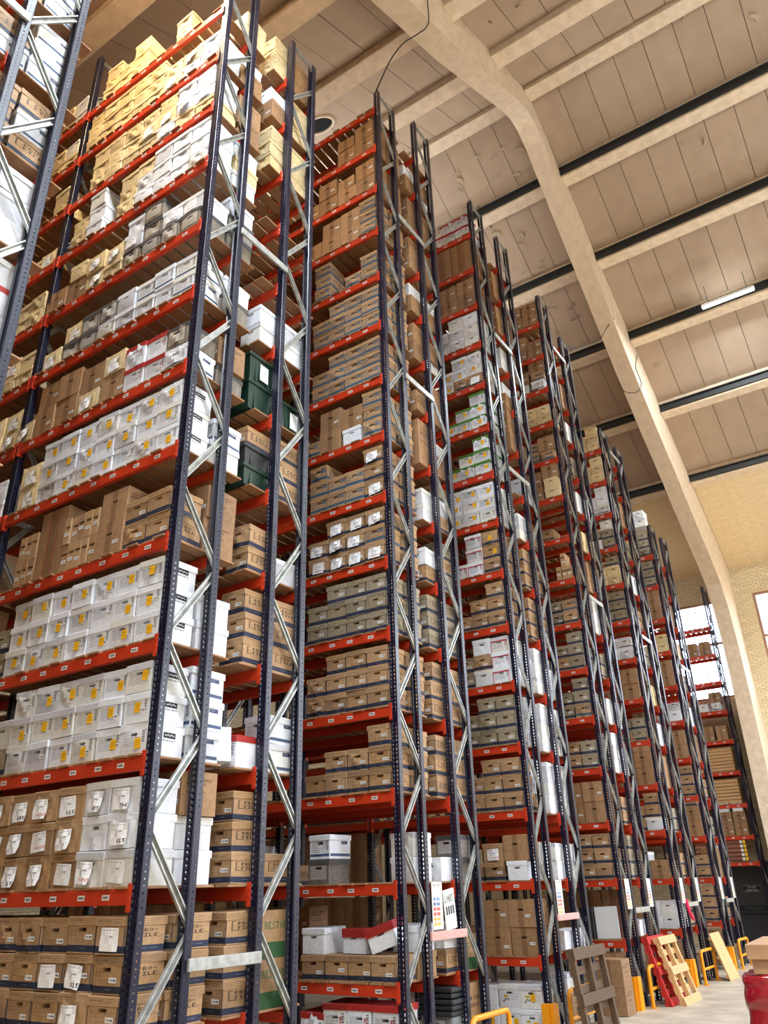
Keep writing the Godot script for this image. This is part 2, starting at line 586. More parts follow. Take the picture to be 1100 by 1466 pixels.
# ------------------------------------------------------------------ kinds of box
# letter: [name, width, height, depth, print, lid print, extras, look]
const KINDS := {
	"b": ["brown_archive_box", 0.318, 0.255, 0.41, "brown", "brown", "code", "brown blue-banded archive box"],
	"s": ["brown_archive_box", 0.318, 0.255, 0.41, "brown", "brown", "code sticker", "brown yellow-stickered archive box"],
	"m": ["papered_archive_box", 0.318, 0.255, 0.41, "brown", "brown", "sheet code", "brown paper-sheeted archive box"],
	"u": ["blue_printed_box", 0.318, 0.255, 0.41, "blue", "blue", "", "blue-printed brown archive box"],
	"g": ["grey_archive_box", 0.318, 0.255, 0.41, "grey", "grey", "code", "grey-brown archive box"],
	"w": ["white_archive_box", 0.318, 0.255, 0.41, "white", "white", "sticker code", "white yellow-stickered archive box"],
	"v": ["blue_banded_box", 0.318, 0.27, 0.41, "bluewhite", "bluewhite", "", "white blue-banded archive box"],
	"x": ["plain_white_box", 0.322, 0.265, 0.41, "plainwhite", "plainwhite", "", "plain white archive box"],
	"r": ["red_lidded_box", 0.322, 0.29, 0.41, "redwhite", "redwhite", "code", "red-lidded white archive box"],
	"R": ["red_lidded_box", 0.322, 0.365, 0.41, "redwhite", "redwhite", "code", "tall red-lidded white box"],
	"n": ["green_lidded_box", 0.322, 0.26, 0.41, "greenwhite", "greenwhite", "sticker", "green-lidded white archive box"],
	"f": ["red_panelled_box", 0.322, 0.26, 0.41, "redpanel", "plainwhite", "", "red-panelled white archive box"],
	"p": ["paper_labelled_box", 0.335, 0.26, 0.41, "plainbrown", "plainbrown", "sheet", "brown paper-labelled box"],
	"q": ["paper_labelled_box", 0.335, 0.265, 0.41, "plainwhite", "plainwhite", "sheet", "white paper-labelled box"],
	"y": ["cream_archive_box", 0.325, 0.25, 0.41, "cream", "cream", "", "cream handwritten archive box"],
	"k": ["dark_archive_box", 0.325, 0.27, 0.41, "dark", "dark", "", "grey worn archive box"],
	"o": ["runner_printed_box", 0.33, 0.29, 0.41, "runner", "runner", "sticker", "white figure-printed box"],
	"c": ["taped_carton", 0.40, 0.36, 0.41, "carton", "", "code", "brown taped carton"],
	"d": ["taped_carton", 0.36, 0.24, 0.41, "carton", "", "code", "low brown taped carton"],
	"e": ["green_based_carton", 0.40, 0.38, 0.42, "restore", "", "", "brown green-based carton"],
	"D": ["tall_carton", 0.46, 0.80, 0.45, "carton", "", "", "tall brown carton"],
	"t": ["file_box", 0.105, 0.30, 0.34, "plainbrown", "", "code", "narrow brown file box"],
	"z": ["crumpled_parcel", 0.35, 0.28, 0.40, "cream", "", "sheet", "crumpled paper-wrapped parcel"],
}
const TINTS := [Color(1, 1, 1), Color(0.93, 0.92, 0.91), Color(0.97, 0.95, 0.90), Color(0.88, 0.87, 0.87)]
var prints := {}
var sheets: Array = []

func print_mat(kind: String, tint: int) -> StandardMaterial3D:
	if not prints.has(kind):
		prints[kind] = box_print(kind)
	return tex_mat("%s_card_%d" % [kind, tint], prints[kind], 0.72, TINTS[tint])

func make_proto(letter: String, tint: int, slump: int) -> Node3D:
	var k: Array = KINDS[letter]
	var w: float = k[1]
	var h: float = k[2]
	var d: float = k[3]
	var o := Node3D.new()
	var m := print_mat(k[4], tint)
	if k[5] != "":
		var lh := 0.062
		part("body", body_mesh(w, h - 0.004, d, true, 0.985, slump), m, o)
		part("lid", lid_mesh(w + 0.012, lh, d + 0.012), print_mat(k[5], (tint + 1) % 4 if tint else 0), o, xf(Vector3(0, h - lh, 0)))
	elif letter == "z":
		part("wrapping", crumple_mesh(w, h, d), m, o)
	else:
		part("body", body_mesh(w, h, d, letter in ["c", "t"], 1.0), m, o)
		if letter in ["c", "d", "D"]:
			part("tape", cbm(Vector3(0.05, 0.003, d + 0.004), 0.001), plain_mat("brown_tape", Color(0.55, 0.38, 0.2), 0.35), o, xf(Vector3(0, h + 0.001, 0)))
		if letter == "D":
			for sx in [-0.06, 0.07]:
				part("strap", cbm(Vector3(0.012, h, 0.004), 0.001), plain_mat("red_strap", Color(0.5, 0.1, 0.07), 0.5), o, xf(Vector3(sx, h * 0.5, d * 0.5)))
	return o

# a paper-wrapped parcel whose sides bow and wrinkle
func crumple_mesh(w: float, h: float, d: float) -> ArrayMesh:
	var b := MB.new()
	var nz := FastNoiseLite.new()
	nz.seed = 77
	nz.frequency = 6.0
	var N := 5
	for ax in 3:
		var b1 := (ax + 1) % 3
		var b2 := (ax + 2) % 3
		for s in [-1.0, 1.0]:
			var g := func(i: int, j: int) -> Vector3:
				var p := Vector3.ZERO
				p[ax] = s
				p[b1] = -1.0 + 2.0 * i / N
				p[b2] = -1.0 + 2.0 * j / N
				var e := Vector3(p.x * w * 0.5, p.y * h * 0.5, p.z * d * 0.5)
				var bow := 0.012 * (1.0 - p[b1] * p[b1]) * (1.0 - p[b2] * p[b2])
				e[ax] += s * bow
				e += e.normalized() * nz.get_noise_3dv(e) * 0.02
				e.y = maxf(e.y + h * 0.5, 0.0)
				return e
			for i in N:
				for j in N:
					var ub := Vector2(0.02 + 0.46 * i / N, 0.3 + 0.65 * j / N)
					if s > 0:
						b.quad(g.call(i, j), g.call(i + 1, j), g.call(i + 1, j + 1), g.call(i, j + 1), ub, ub + Vector2(0.09, 0), ub + Vector2(0.09, 0.13), ub + Vector2(0, 0.13))
					else:
						b.quad(g.call(i, j + 1), g.call(i + 1, j + 1), g.call(i + 1, j), g.call(i, j), ub, ub + Vector2(0.09, 0), ub + Vector2(0.09, 0.13), ub + Vector2(0, 0.13))
	return b.mesh()

const ORD := ["", "first", "second", "third", "fourth", "fifth", "sixth", "seventh", "eighth", "ninth", "tenth", "eleventh", "twelfth", "thirteenth", "fourteenth", "fifteenth", "sixteenth", "seventeenth", "eighteenth", "nineteenth", "twentieth"]

func put_box(letter: String, at: Vector3, where: String, group: String, detail := true) -> void:
	var k: Array = KINDS[letter]
	var tint := 0 if rng.randf() < 0.45 else rng.randi_range(1, 3)
	var slump := 0
	if rng.randf() < (0.75 if letter in ["p", "q", "z", "k", "y", "r"] else 0.45):
		slump = rng.randi_range(1, 3)
	var key := "%s%d%d" % [letter, tint, slump]
	if not protos.has(key):
		protos[key] = make_proto(letter, tint, slump)
	var o: Node3D = protos[key].duplicate()
	o.name = numbered(k[0])
	add_child(o)
	o.position = at
	o.rotation = Vector3(rng.randf_range(-0.012, 0.012), rng.randf_range(-0.035, 0.035), rng.randf_range(-0.012, 0.012))
	tag(o, "%s, %s" % [k[7], where], "box", group)
	if k[5] != "" and rng.randf() < 0.5:
		var ld: Node3D = o.get_child(1)
		ld.rotation = Vector3(rng.randf_range(0.0, 0.035), rng.randf_range(-0.02, 0.02), rng.randf_range(-0.02, 0.02))
		ld.position.y += 0.003
	if not detail:
		return
	var h: float = k[2]
	var zf: float = k[3] * 0.5 + ([0.0, 0.012, 0.002, 0.02][slump] if k[5] != "" else 0.0)
	var ex: String = k[6]
	if "code" in ex and rng.randf() < 0.85:
		var w2: float = minf(0.085, k[1] * 0.7)
		part("barcode_label", label_mesh(w2, 0.034), tex_mat("barcode", mats_img("barcode"), 0.5), o, xf(Vector3(k[1] * 0.5 - 0.02 - w2 * 0.5 - rng.randf_range(0, 0.03) if k[1] > 0.2 else 0.0, h * rng.randf_range(0.30, 0.46), zf)))
	if "sticker" in ex and rng.randf() < 0.92:
		part("yellow_sticker", label_mesh(0.072, 0.085), tex_mat("sticker", mats_img("sticker"), 0.55), o, xf(Vector3(rng.randf_range(0.0, 0.09), h * rng.randf_range(0.34, 0.55), zf + 0.001), Vector3(0, 0, rng.randf_range(-0.12, 0.12))))
	if "sheet" in ex and rng.randf() < 0.92:
		var i := rng.randi_range(0, sheets.size() - 1)
		var b := rng.randi_range(0, 2)
		part("paper_label", sheet_mesh(0.20, h * 0.62, [0.006, 0.012, 0.018][b], [0.0, 0.02, 0.045][b]), tex_mat("sheet%d" % i, sheets[i], 0.6), o, xf(Vector3(rng.randf_range(-0.04, 0.03), h * 0.40, zf + 0.004), Vector3(0, 0, rng.randf_range(-0.08, 0.08))))

var small_imgs := {}
func mats_img(kind: String) -> Image:
	if small_imgs.has(kind):
		return small_imgs[kind]
	var im: Image
	match kind:
		"barcode":
			im = small_print(96, 40, Color(0.9, 0.9, 0.9))
			im.fill_rect(Rect2i(6, 6, 5, 28), Color(0.15, 0.15, 0.17))
			var x := 20
			while x < 88:
				var w := rng.randi_range(1, 4)
				im.fill_rect(Rect2i(x, 12, w, 18), Color(0.12, 0.12, 0.14))
				x += w + rng.randi_range(1, 3)
		"sticker":
			im = small_print(64, 76, Color(0.93, 0.70, 0.07))
			scribble(im, 10, 20, 44, 3, 14, Color(0.2, 0.13, 0.05), 4)
		"shelf":
			im = small_print(64, 28, Color(0.9, 0.9, 0.9))
			im.fill_rect(Rect2i(8, 7, 48, 14), Color(0.3, 0.26, 0.26))
			for k in 5:
				im.fill_rect(Rect2i(14 + k * 9, 7, 3, 14), Color(0.75, 0.73, 0.73))
		"notice":
			im = small_print(96, 256, Color(0.90, 0.89, 0.84))
			write(im, "RACK SAFE", 8, 8, 2, Color(0.15, 0.15, 0.2), 3)
			scribble(im, 8, 34, 80, 4, 8, Color(0.3, 0.3, 0.35))
			var cols := [Color(0.35, 0.5, 0.75), Color(0.25, 0.35, 0.6), Color(0.8, 0.2, 0.18), Color(0.8, 0.2, 0.18), Color(0.9, 0.6, 0.1), Color(0.9, 0.6, 0.1)]
			for k in 6:
				im.fill_rect(Rect2i(8, 84 + k * 27, 22, 18), cols[k])
				im.fill_rect(Rect2i(36, 84 + k * 27, 34, 18), cols[k].lerp(Color(0.9, 0.88, 0.84), 0.25))
				scribble(im, 74, 88 + k * 27, 18, 2, 7, Color(0.3, 0.3, 0.3))
		"warning":
			im = small_print(96, 160, Color(0.88, 0.88, 0.87))
			write(im, "LOADS", 6, 20, 4, Color(0.1, 0.1, 0.12), 6)
			for k in 4:
				im.fill_rect(Rect2i(10 + k * 20, 66, 14, 34), Color(0.12, 0.12, 0.13))
			scribble(im, 8, 112, 80, 4, 10, Color(0.3, 0.3, 0.3))
	small_imgs[kind] = im
	return im

# fills one shelf from the passage end inwards; every word of the row is a stack, bottom box first
func fill_shelf(row: String, x_end: float, z_face: float, y: float, rack: String, shelf: int, inner: bool, first := 1, detail := true) -> void:
	var x := x_end
	var col := first
	for stack in row.split(" ", false):
		if stack[0] == "_":
			x -= 0.3
			continue
		var wmax := 0.0
		for ch in stack:
			wmax = maxf(wmax, KINDS[ch][1])
		var yy := y
		for i in stack.length():
			var k: Array = KINDS[stack[i]]
			var rowname: String = "only" if stack.length() == 1 else ["bottom", "middle", "top"][i] if stack.length() == 3 else ["lower", "upper"][i]
			var where := "%s%s, %s stack from passage, %s shelf, %s" % ["inner " if inner else "", rowname, ORD[col], ("floor" if shelf == 0 else ORD[shelf]), rack]
			put_box(stack[i], Vector3(x - wmax * 0.5 - 0.004 + rng.randf_range(-0.004, 0.004), yy, z_face - k[3] * 0.5 + rng.randf_range(-0.022, 0.006)), where, "boxes on the %s shelf of the %s" % [("floor" if shelf == 0 else ORD[shelf]), rack], detail)
			yy += k[2] + 0.004
		x -= wmax + 0.010
		col += 1

# ------------------------------------------------------------------ racking
func post_mesh(H: float) -> ArrayMesh:
	var key := "post%.2f" % H
	if meshes.has(key):
		return meshes[key]
	var b := MB.new()
	var step := 0.05
	var N := int(H / step)
	# pierced front web in z = 0 (faces +z), two side flanges, inward lips
	var web := func(x0: float, x1: float, ya: float, yb: float) -> void:
		b.quad(Vector3(x0, ya, 0), Vector3(x1, ya, 0), Vector3(x1, yb, 0), Vector3(x0, yb, 0))
	for s in [[-0.046, -0.032], [-0.014, 0.014], [0.032, 0.046]]:
		web.call(s[0], s[1], 0.0, H)
	for cx in [-0.023, 0.023]:
		for i in N:
			var y0 := i * step
			# a keyhole-like slot: solid bridge between slots, wider above than below
			web.call(cx - 0.009, cx + 0.009, y0, y0 + 0.020)
			b.quad(Vector3(cx - 0.009, y0 + 0.020, 0), Vector3(cx - 0.005, y0 + 0.020, 0), Vector3(cx - 0.009, y0 + 0.05, 0), Vector3(cx - 0.009, y0 + 0.034, 0))
			b.quad(Vector3(cx + 0.005, y0 + 0.020, 0), Vector3(cx + 0.009, y0 + 0.020, 0), Vector3(cx + 0.009, y0 + 0.034, 0), Vector3(cx + 0.009, y0 + 0.05, 0))
	for s in [-1.0, 1.0]:
		var fl := func(z0: float, z1: float, ya: float, yb: float) -> void:
			if s > 0:
				b.quad(Vector3(0.05, ya, z0), Vector3(0.05, ya, z1), Vector3(0.05, yb, z1), Vector3(0.05, yb, z0))
			else:
				b.quad(Vector3(-0.05, ya, z1), Vector3(-0.05, ya, z0), Vector3(-0.05, yb, z0), Vector3(-0.05, yb, z1))
		fl.call(-0.006, -0.030, 0.0, H)
		fl.call(-0.042, -0.075, 0.0, H)
		for i in N:
			fl.call(-0.030, -0.042, i * step, i * step + 0.038)
		# rounded front corner
		if s > 0:
			b.quad(Vector3(0.046, 0, 0), Vector3(0.05, 0, -0.006), Vector3(0.05, H, -0.006), Vector3(0.046, H, 0))
			b.quad(Vector3(0.05, 0, -0.075), Vector3(0.038, 0, -0.085), Vector3(0.038, H, -0.085), Vector3(0.05, H, -0.075))
		else:
			b.quad(Vector3(-0.05, 0, -0.006), Vector3(-0.046, 0, 0), Vector3(-0.046, H, 0), Vector3(-0.05, H, -0.006))
			b.quad(Vector3(-0.038, 0, -0.085), Vector3(-0.05, 0, -0.075), Vector3(-0.05, H, -0.075), Vector3(-0.038, H, -0.085))
		# inner fold, gives the section its second wall
		b.quad(Vector3(s * 0.038, 0, -0.085), Vector3(s * 0.030, 0, -0.070), Vector3(s * 0.030, H, -0.070), Vector3(s * 0.038, H, -0.085))
	b.cbox(Vector3(0.13, 0.012, 0.13), 0.002, xf(Vector3(0, 0.006, -0.04)))
	meshes[key] = b.mesh()
	return meshes[key]

# load beam with its two welded end plates, front face towards +z at z = 0, top at y = +0.055
func beam_mesh() -> ArrayMesh:
	if meshes.has("beam"):
		return meshes["beam"]
	var b := MB.new()
	var L := BAY - 0.104
	b.extrude(PackedVector2Array([Vector2(0, -0.052), Vector2(0.004, -0.056), Vector2(0.046, -0.056), Vector2(0.05, -0.052), Vector2(0.05, 0.030), Vector2(0.026, 0.030), Vector2(0.026, 0.052), Vector2(0.022, 0.056), Vector2(0.004, 0.056), Vector2(0.0, 0.050)]), -L * 0.5, L * 0.5)
	for s in [-1.0, 1.0]:
		b.cbox(Vector3(0.05, 0.20, 0.006), 0.002, xf(Vector3(s * (L * 0.5 + 0.012), -0.004, 0.008)))
		b.cbox(Vector3(0.006, 0.20, 0.05), 0.002, xf(Vector3(s * (L * 0.5 - 0.004), -0.004, -0.02)))
		for k in 3:
			b.cbox(Vector3(0.012, 0.028, 0.008), 0.002, xf(Vector3(s * (L * 0.5 + 0.016), -0.072 + k * 0.066, 0.012)))
	meshes["beam"] = b.mesh()
	return meshes["beam"]

func brace_mesh(len_: float) -> ArrayMesh:
	var key := "brace%.3f" % len_
	if meshes.has(key):
		return meshes[key]
	var b := MB.new()
	# lipped channel, open side towards -z of the profile
	b.extrude(PackedVector2Array([Vector2(-0.029, 0.0), Vector2(-0.031, 0.003), Vector2(-0.031, 0.032), Vector2(-0.020, 0.032), Vector2(-0.020, 0.029), Vector2(-0.028, 0.029), Vector2(-0.028, 0.003), Vector2(0.028, 0.003), Vector2(0.028, 0.029), Vector2(0.020, 0.029), Vector2(0.020, 0.032), Vector2(0.031, 0.032), Vector2(0.031, 0.003), Vector2(0.029, 0.0)]), -len_ * 0.5, len_ * 0.5)
	meshes[key] = b.mesh()
	return meshes[key]

func brace_between(a: Vector3, b: Vector3, parent: Node3D) -> void:
	var d := b - a
	var x := d.normalized()
	var y := Vector3(1, 0, 0)
	var z := x.cross(y).normalized()
	part("brace", brace_mesh(snappedf(d.length(), 0.001)), mats["galvanised"], parent, Transform3D(Basis(x, y, z), (a + b) * 0.5))

# one run of racking; zf is the front post face. back_run: the second half of a back-to-back pair
func rack(label: String, zf: float, H: float, shelves: Array, back_run: bool, bays: int, near_boards: int, labels: int, bay_lbl2 := 0) -> Node3D:
	var r := thing("pallet_rack", label, "rack", Vector3(0, 0, zf), "runs of pallet racking")
	var pm := post_mesh(H)
	for i in bays + 1:
		var x := -0.05 - i * BAY
		part("post", pm, mats["navy"], r, xf(Vector3(x, 0, 0)))
		part("post", pm, mats["navy"], r, xf(Vector3(x, 0, -DEP), Vector3(0, PI, 0)))
		# zigzag bracing
		var yr := 0.97 if back_run else 0.20
		var k := 0
		if i > 1:
			continue
		while true:
			var y0 := yr + k * 1.535
			if y0 + 0.7 > H - 0.1:
				break
			brace_between(Vector3(x, y0 + 0.03, -DEP + 0.03), Vector3(x, y0 + 0.715, -0.05), r)
			if y0 + 1.48 < H - 0.05:
				brace_between(Vector3(x, y0 + 0.80, -0.05), Vector3(x, y0 + 1.485, -DEP + 0.03), r)
			k += 1
		brace_between(Vector3(x, H - 0.06, -0.04), Vector3(x, H - 0.06, -DEP + 0.04), r)
	var bm := beam_mesh()
	var bl := 1.0 if back_run else 0.93
	var bz := -0.25 if back_run else -0.44
	var bmesh := cbm(Vector3(0.155, 0.02, bl), 0.003)
	var rest := MB.new()
	for y in shelves:
		for i in bays:
			var xc := -0.05 - (i + 0.5) * BAY
			var fb := part("beam", bm, mats["orange"], r, xf(Vector3(xc, y, 0.012)))
			part("beam", bm, mats["orange"], r, xf(Vector3(xc, y, -DEP - 0.012), Vector3(0, PI, 0)))
			var n := labels if i == 0 else bay_lbl2
			for q in n:
				part("shelf_label", label_mesh(0.085, 0.038), tex_mat("shelf_card", mats_img("shelf"), 0.5), fb, xf(Vector3(BAY * 0.5 - 0.30 - q * 0.335 + rng.randf_range(-0.03, 0.03), 0.0, 0.0008)))
			for q in 15:
				var x := -0.05 - i * BAY - 0.15 - q * 0.187
				var t := xf(Vector3(x, y + 0.067, bz + rng.randf_range(-0.02, 0.02)), Vector3(0, rng.randf_range(-0.01, 0.01), 0))
				if i == 0 and q < near_boards:
					part("board", bmesh, mats["board%d" % rng.randi_range(0, 2)], r, t)
				else:
					rest.cbox(Vector3(0.155, 0.02, bl), 0.0, t)
	if rest.v.size():
		part("boards", rest.mesh(), mats["board0"], r).set_meta("kind", "stuff")
	return r

func spacer(z0: float, z1: float, y: float, label: String, pink := false) -> void:
	var o := part("row_spacer", cbm(Vector3(0.03, 0.09, absf(z1 - z0) + 0.10), 0.004), mats["pinkish"] if pink else mats["galvanised"], self, xf(Vector3(0.018, y, (z0 + z1) * 0.5)))
	tag(o, label, "rack spacer", "galvanised row spacers")

func levels(n: int) -> Array:
	var a: Array = []
	for i in range(1, n + 1):
		a.append(i * P + (0.04 if i > 9 else 0.0))
	return a

func shelf_y(s: int) -> float:
	return 0.12 if s == 0 else s * P + (0.04 if s > 9 else 0.0) + 0.079

# ------------------------------------------------------------------ concrete shell
const RIDGE_Y := 21.85
const RIDGE_Z := -10.1
func roof_y(z: float) -> float:
	return RIDGE_Y - 0.54 * (z - RIDGE_Z) if z > RIDGE_Z else RIDGE_Y + 0.575 * (z - RIDGE_Z)

const X0 := -16.0
const X1 := 15.0
const ZN := 11.0
const ZF := -26.1
const RIBS := [-7.0, 0.35, 8.6]

func slab(x0: float, x1: float, za: float, zb: float, lift: float, thick: float, mb: MB) -> void:
	var ya := roof_y(za) + lift
	var yb := roof_y(zb) + lift
	var p := [Vector3(x0, ya, za), Vector3(x1, ya, za), Vector3(x1, yb, zb), Vector3(x0, yb, zb)]
	var t := Vector3(0, thick, 0)
	# za > zb: underside seen from below
	mb.quad(p[3], p[2], p[1], p[0])
	mb.quad(p[0] + t, p[1] + t, p[2] + t, p[3] + t)
	mb.quad(p[0], p[1], p[1] + t, p[0] + t)
	mb.quad(p[2], p[3], p[3] + t, p[2] + t)
	mb.quad(p[1], p[2], p[2] + t, p[1] + t)
	mb.quad(p[3], p[0], p[0] + t, p[3] + t)

func build_shell() -> void:
	var paint: Material = mats["painted_concrete"]
	var mb := MB.new()
	mb.cbox(Vector3(X1 - X0 + 1, 0.3, ZN - ZF + 1), 0.0, xf(Vector3((X0 + X1) * 0.5, -0.15, (ZN + ZF) * 0.5)))
	struct("floor", mb.mesh(), mats["floor"])
	# closed roof slab above the panels
	mb = MB.new()
	slab(X0 - 0.3, X1 + 0.3, ZN + 0.3, RIDGE_Z, 0.05, 0.25, mb)
	slab(X0 - 0.3, X1 + 0.3, RIDGE_Z, ZF - 0.4, 0.05, 0.25, mb)
	var ceil_ := struct("ceiling", mb.mesh(), mats["joint"])
	# purlins: far lower corner heights read off the roof
	var zs := [6.6, 4.2, 1.8, -0.6, -3.05, -5.5, -7.95, -10.19, -12.43, -14.8, -17.25, -19.75, -22.4]
	var edges := [ZN]
	for i in zs.size():
		var z: float = zs[i]
		edges.append(z + 0.22)
		for q in 4:
			var xa: float = [X0, -7.0 + 0.5, 0.85, 9.1][q]
			var xb: float = [-7.0, 0.35, 8.6, X1][q]
			var lo: float
			var hi: float
			if z > -10.1:
				lo = roof_y(z + 0.45) - 0.22
				hi = roof_y(z) + 0.06
			elif z < -11.0:
				lo = roof_y(z) - 0.22
				hi = roof_y(z + 0.45) + 0.06
			else:
				lo = RIDGE_Y - 0.34
				hi = RIDGE_Y + 0.05
			var pm := MB.new()
			pm.cbox(Vector3(xb - xa, hi - lo, 0.42), 0.012, xf(Vector3((xa + xb) * 0.5, (lo + hi) * 0.5, z + 0.21)))
			var o := struct("roof_beam", pm.mesh(), paint)
			o.set_meta("label", "beige concrete purlin under the sloping roof panels")
			if z < -11.0:  # dark grey strip on the uphill face, far slope only
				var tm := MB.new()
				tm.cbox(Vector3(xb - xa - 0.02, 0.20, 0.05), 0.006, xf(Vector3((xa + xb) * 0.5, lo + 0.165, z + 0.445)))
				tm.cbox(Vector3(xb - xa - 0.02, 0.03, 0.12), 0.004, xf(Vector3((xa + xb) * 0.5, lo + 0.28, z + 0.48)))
				struct("trim", tm.mesh(), mats["dark_strip"]).set_meta("label", "dark grey strip along the uphill side of the purlin")
	edges.append(ZF)
	# roof panels between purlins, each its own piece
	for i in edges.size() - 1:
		var za: float = edges[i]
		var zb: float = edges[i + 1]
		for q in 4:
			var xa: float = [X0, -6.5, 0.85, 9.1][q]
			var xb: float = [-7.0, 0.35, 8.6, X1][q]
			var visible_bay := q == 1 or q == 2
			var nn := int(round((xb - xa) / (0.77 if visible_bay and za < 1.0 else 3.0)))
			if zb == ZF:
				nn = 3
			for k in nn:
				var a := lerpf(xa, xb, float(k) / nn) + 0.008
				var b := lerpf(xa, xb, float(k + 1) / nn) - 0.008
				var pm := MB.new()
				if za > RIDGE_Z and zb < RIDGE_Z:
					slab(a, b, za, RIDGE_Z, rng.randf_range(-0.006, 0.006), 0.08, pm)
					slab(a, b, RIDGE_Z, zb, 0.0, 0.08, pm)
				else:
					slab(a, b, za, zb, rng.randf_range(-0.008, 0.008), 0.08, pm)
				part("panel", pm.mesh(), mats["panel%d" % rng.randi_range(0, 2)] if zb > ZF else mats["cream_panel"], ceil_)
	# curls of peeling paint under the panels
	var fm := MB.new()
	for k in 5:
		var a0 := 0.5 * k
		var p := func(a: float, w: float) -> Vector3:
			return Vector3(0.05 * sin(a * 1.3) + w, -0.055 * (1.0 - cos(a * 0.9)), 0.09 * a - 0.1 + w * 0.5)
		fm.quad(p.call(a0, -0.05), p.call(a0 + 0.5, -0.035), p.call(a0 + 0.5, 0.045 - 0.01 * k), p.call(a0, 0.06 - 0.012 * k))
	var flake := fm.mesh()
	for k in 46:
		var left := k < 30
		var x := rng.randf_range(-2.2, 0.2) if left else rng.randf_range(1.0, 6.5)
		var z := rng.randf_range(-16.8, -10.8) if left else rng.randf_range(-18.5, -4.0)
		var t := xf(Vector3(x, roof_y(z) - 0.008, z), Vector3(0.5 if z > RIDGE_Z else -0.52, rng.randf_range(0, TAU), 0)).scaled_local(Vector3.ONE * rng.randf_range(0.6, 1.5))
		part("paint_flake", flake, mats["panel0"], ceil_, t)
	# portal ribs: soffit line (z, y), then up to the roof
	var sof := [Vector2(ZN, 0), Vector2(9.4, 0), Vector2(9.3, 8.2), Vector2(8.9, 9.2), Vector2(4.0, 12.3), Vector2(0, 14.5), Vector2(-3, 16.75), Vector2(-5.5, 18.1), Vector2(-7.3, 19.25), Vector2(-9.2, 20.5), Vector2(-9.8, 20.8), Vector2(-10.3, 20.82), Vector2(-10.8, 20.6), Vector2(-11.3, 20.15), Vector2(-12.3, 19.35), Vector2(-14.2, 17.9), Vector2(-16.1, 16.4), Vector2(-18.2, 14.95), Vector2(-19.6, 14.1), Vector2(-21.5, 12.78), Vector2(-22.8, 12.0), Vector2(-23.6, 11.35), Vector2(-24.1, 10.55), Vector2(-24.4, 9.3), Vector2(-24.5, 7.5), Vector2(-24.5, 0), Vector2(ZF, 0), Vector2(ZF, roof_y(ZF) + 0.04), Vector2(RIDGE_Z, RIDGE_Y + 0.05), Vector2(ZN, roof_y(ZN) + 0.04)]
	var prof := PackedVector2Array()
	for p in sof:
		prof.append(Vector2(-p.x, p.y))
	for x in RIBS:
		var rm := MB.new()
		rm.extrude(prof, x, x + 0.5)
		var o := struct("portal_rib_column", rm.mesh(), paint)
		o.set_meta("label", "beige concrete portal rib bending from column to roof ridge")
	# walls
	var wins := [[-3.1, 0.15, 7.9, 11.55], [1.45, 4.6, 7.9, 11.55], [-8.5, -5.5, 7.9, 11.55], [9.9, 13.0, 7.9, 11.55]]
	var far := MB.new()
	var top := roof_y(ZF) + 0.15
	var xs := [X0 - 0.4, -8.5, -5.5, -3.1, 0.15, 1.45, 4.6, 9.9, 13.0, X1 + 0.4]
	for i in xs.size() - 1:
		var a: float = xs[i]
		var b: float = xs[i + 1]
		var win := i % 2 == 1
		if not win:
			far.cbox(Vector3(b - a, top, 0.4), 0.0, xf(Vector3((a + b) * 0.5, top * 0.5, ZF - 0.2)))
		else:
			far.cbox(Vector3(b - a, 7.9, 0.4), 0.0, xf(Vector3((a + b) * 0.5, 3.95, ZF - 0.2)))
			far.cbox(Vector3(b - a, top - 11.55, 0.4), 0.0, xf(Vector3((a + b) * 0.5, (top + 11.55) * 0.5, ZF - 0.2)))
	struct("wall_far", far.mesh(), mats["brick"])
	var n := 1
	for w in wins:
		var root := Node3D.new()
		root.name = "window_%d" % n
		n += 1
		add_child(root)
		root.set_meta("kind", "structure")
		root.set_meta("label", "tall steel framed daylight window in the far brick wall")
		root.position = Vector3((w[0] + w[1]) * 0.5, (w[2] + w[3]) * 0.5, ZF - 0.12)
		var ww: float = w[1] - w[0]
		var hh: float = w[3] - w[2]
		var fr := MB.new()
		for s in [-1.0, 1.0]:
			fr.cbox(Vector3(0.09, hh, 0.10), 0.01, xf(Vector3(s * (ww * 0.5 - 0.045), 0, 0.0)))
			fr.cbox(Vector3(ww - 0.18, 0.09, 0.10), 0.01, xf(Vector3(0, s * (hh * 0.5 - 0.045), 0)))
		part("window_frame", fr.mesh(), mats["window_frame"], root)
		part("transom", cbm(Vector3(ww - 0.18, 0.09, 0.09), 0.01), mats["window_frame"], root, xf(Vector3(0, 0.20, 0)))
		for k in 3:
			part("glazing_bar", cbm(Vector3(0.035, hh - 0.18, 0.05), 0.005), mats["window_frame"], root, xf(Vector3(ww * (-0.25 + 0.25 * k), 0, 0)))
		for k in 4:
			part("pane", cbm(Vector3(ww * 0.25 - 0.06, hh - 0.20, 0.006), 0.0), mats["glass"], root, xf(Vector3(ww * (-0.375 + 0.25 * k), 0, -0.02)))
	var rw := MB.new()
	var zs2 := [ZN + 0.4, -5.0, -9.5, -12.0, -16.5, -19.0, -23.5, ZF - 0.4]  # right-wall windows are unseen, added to let daylight onto the far end
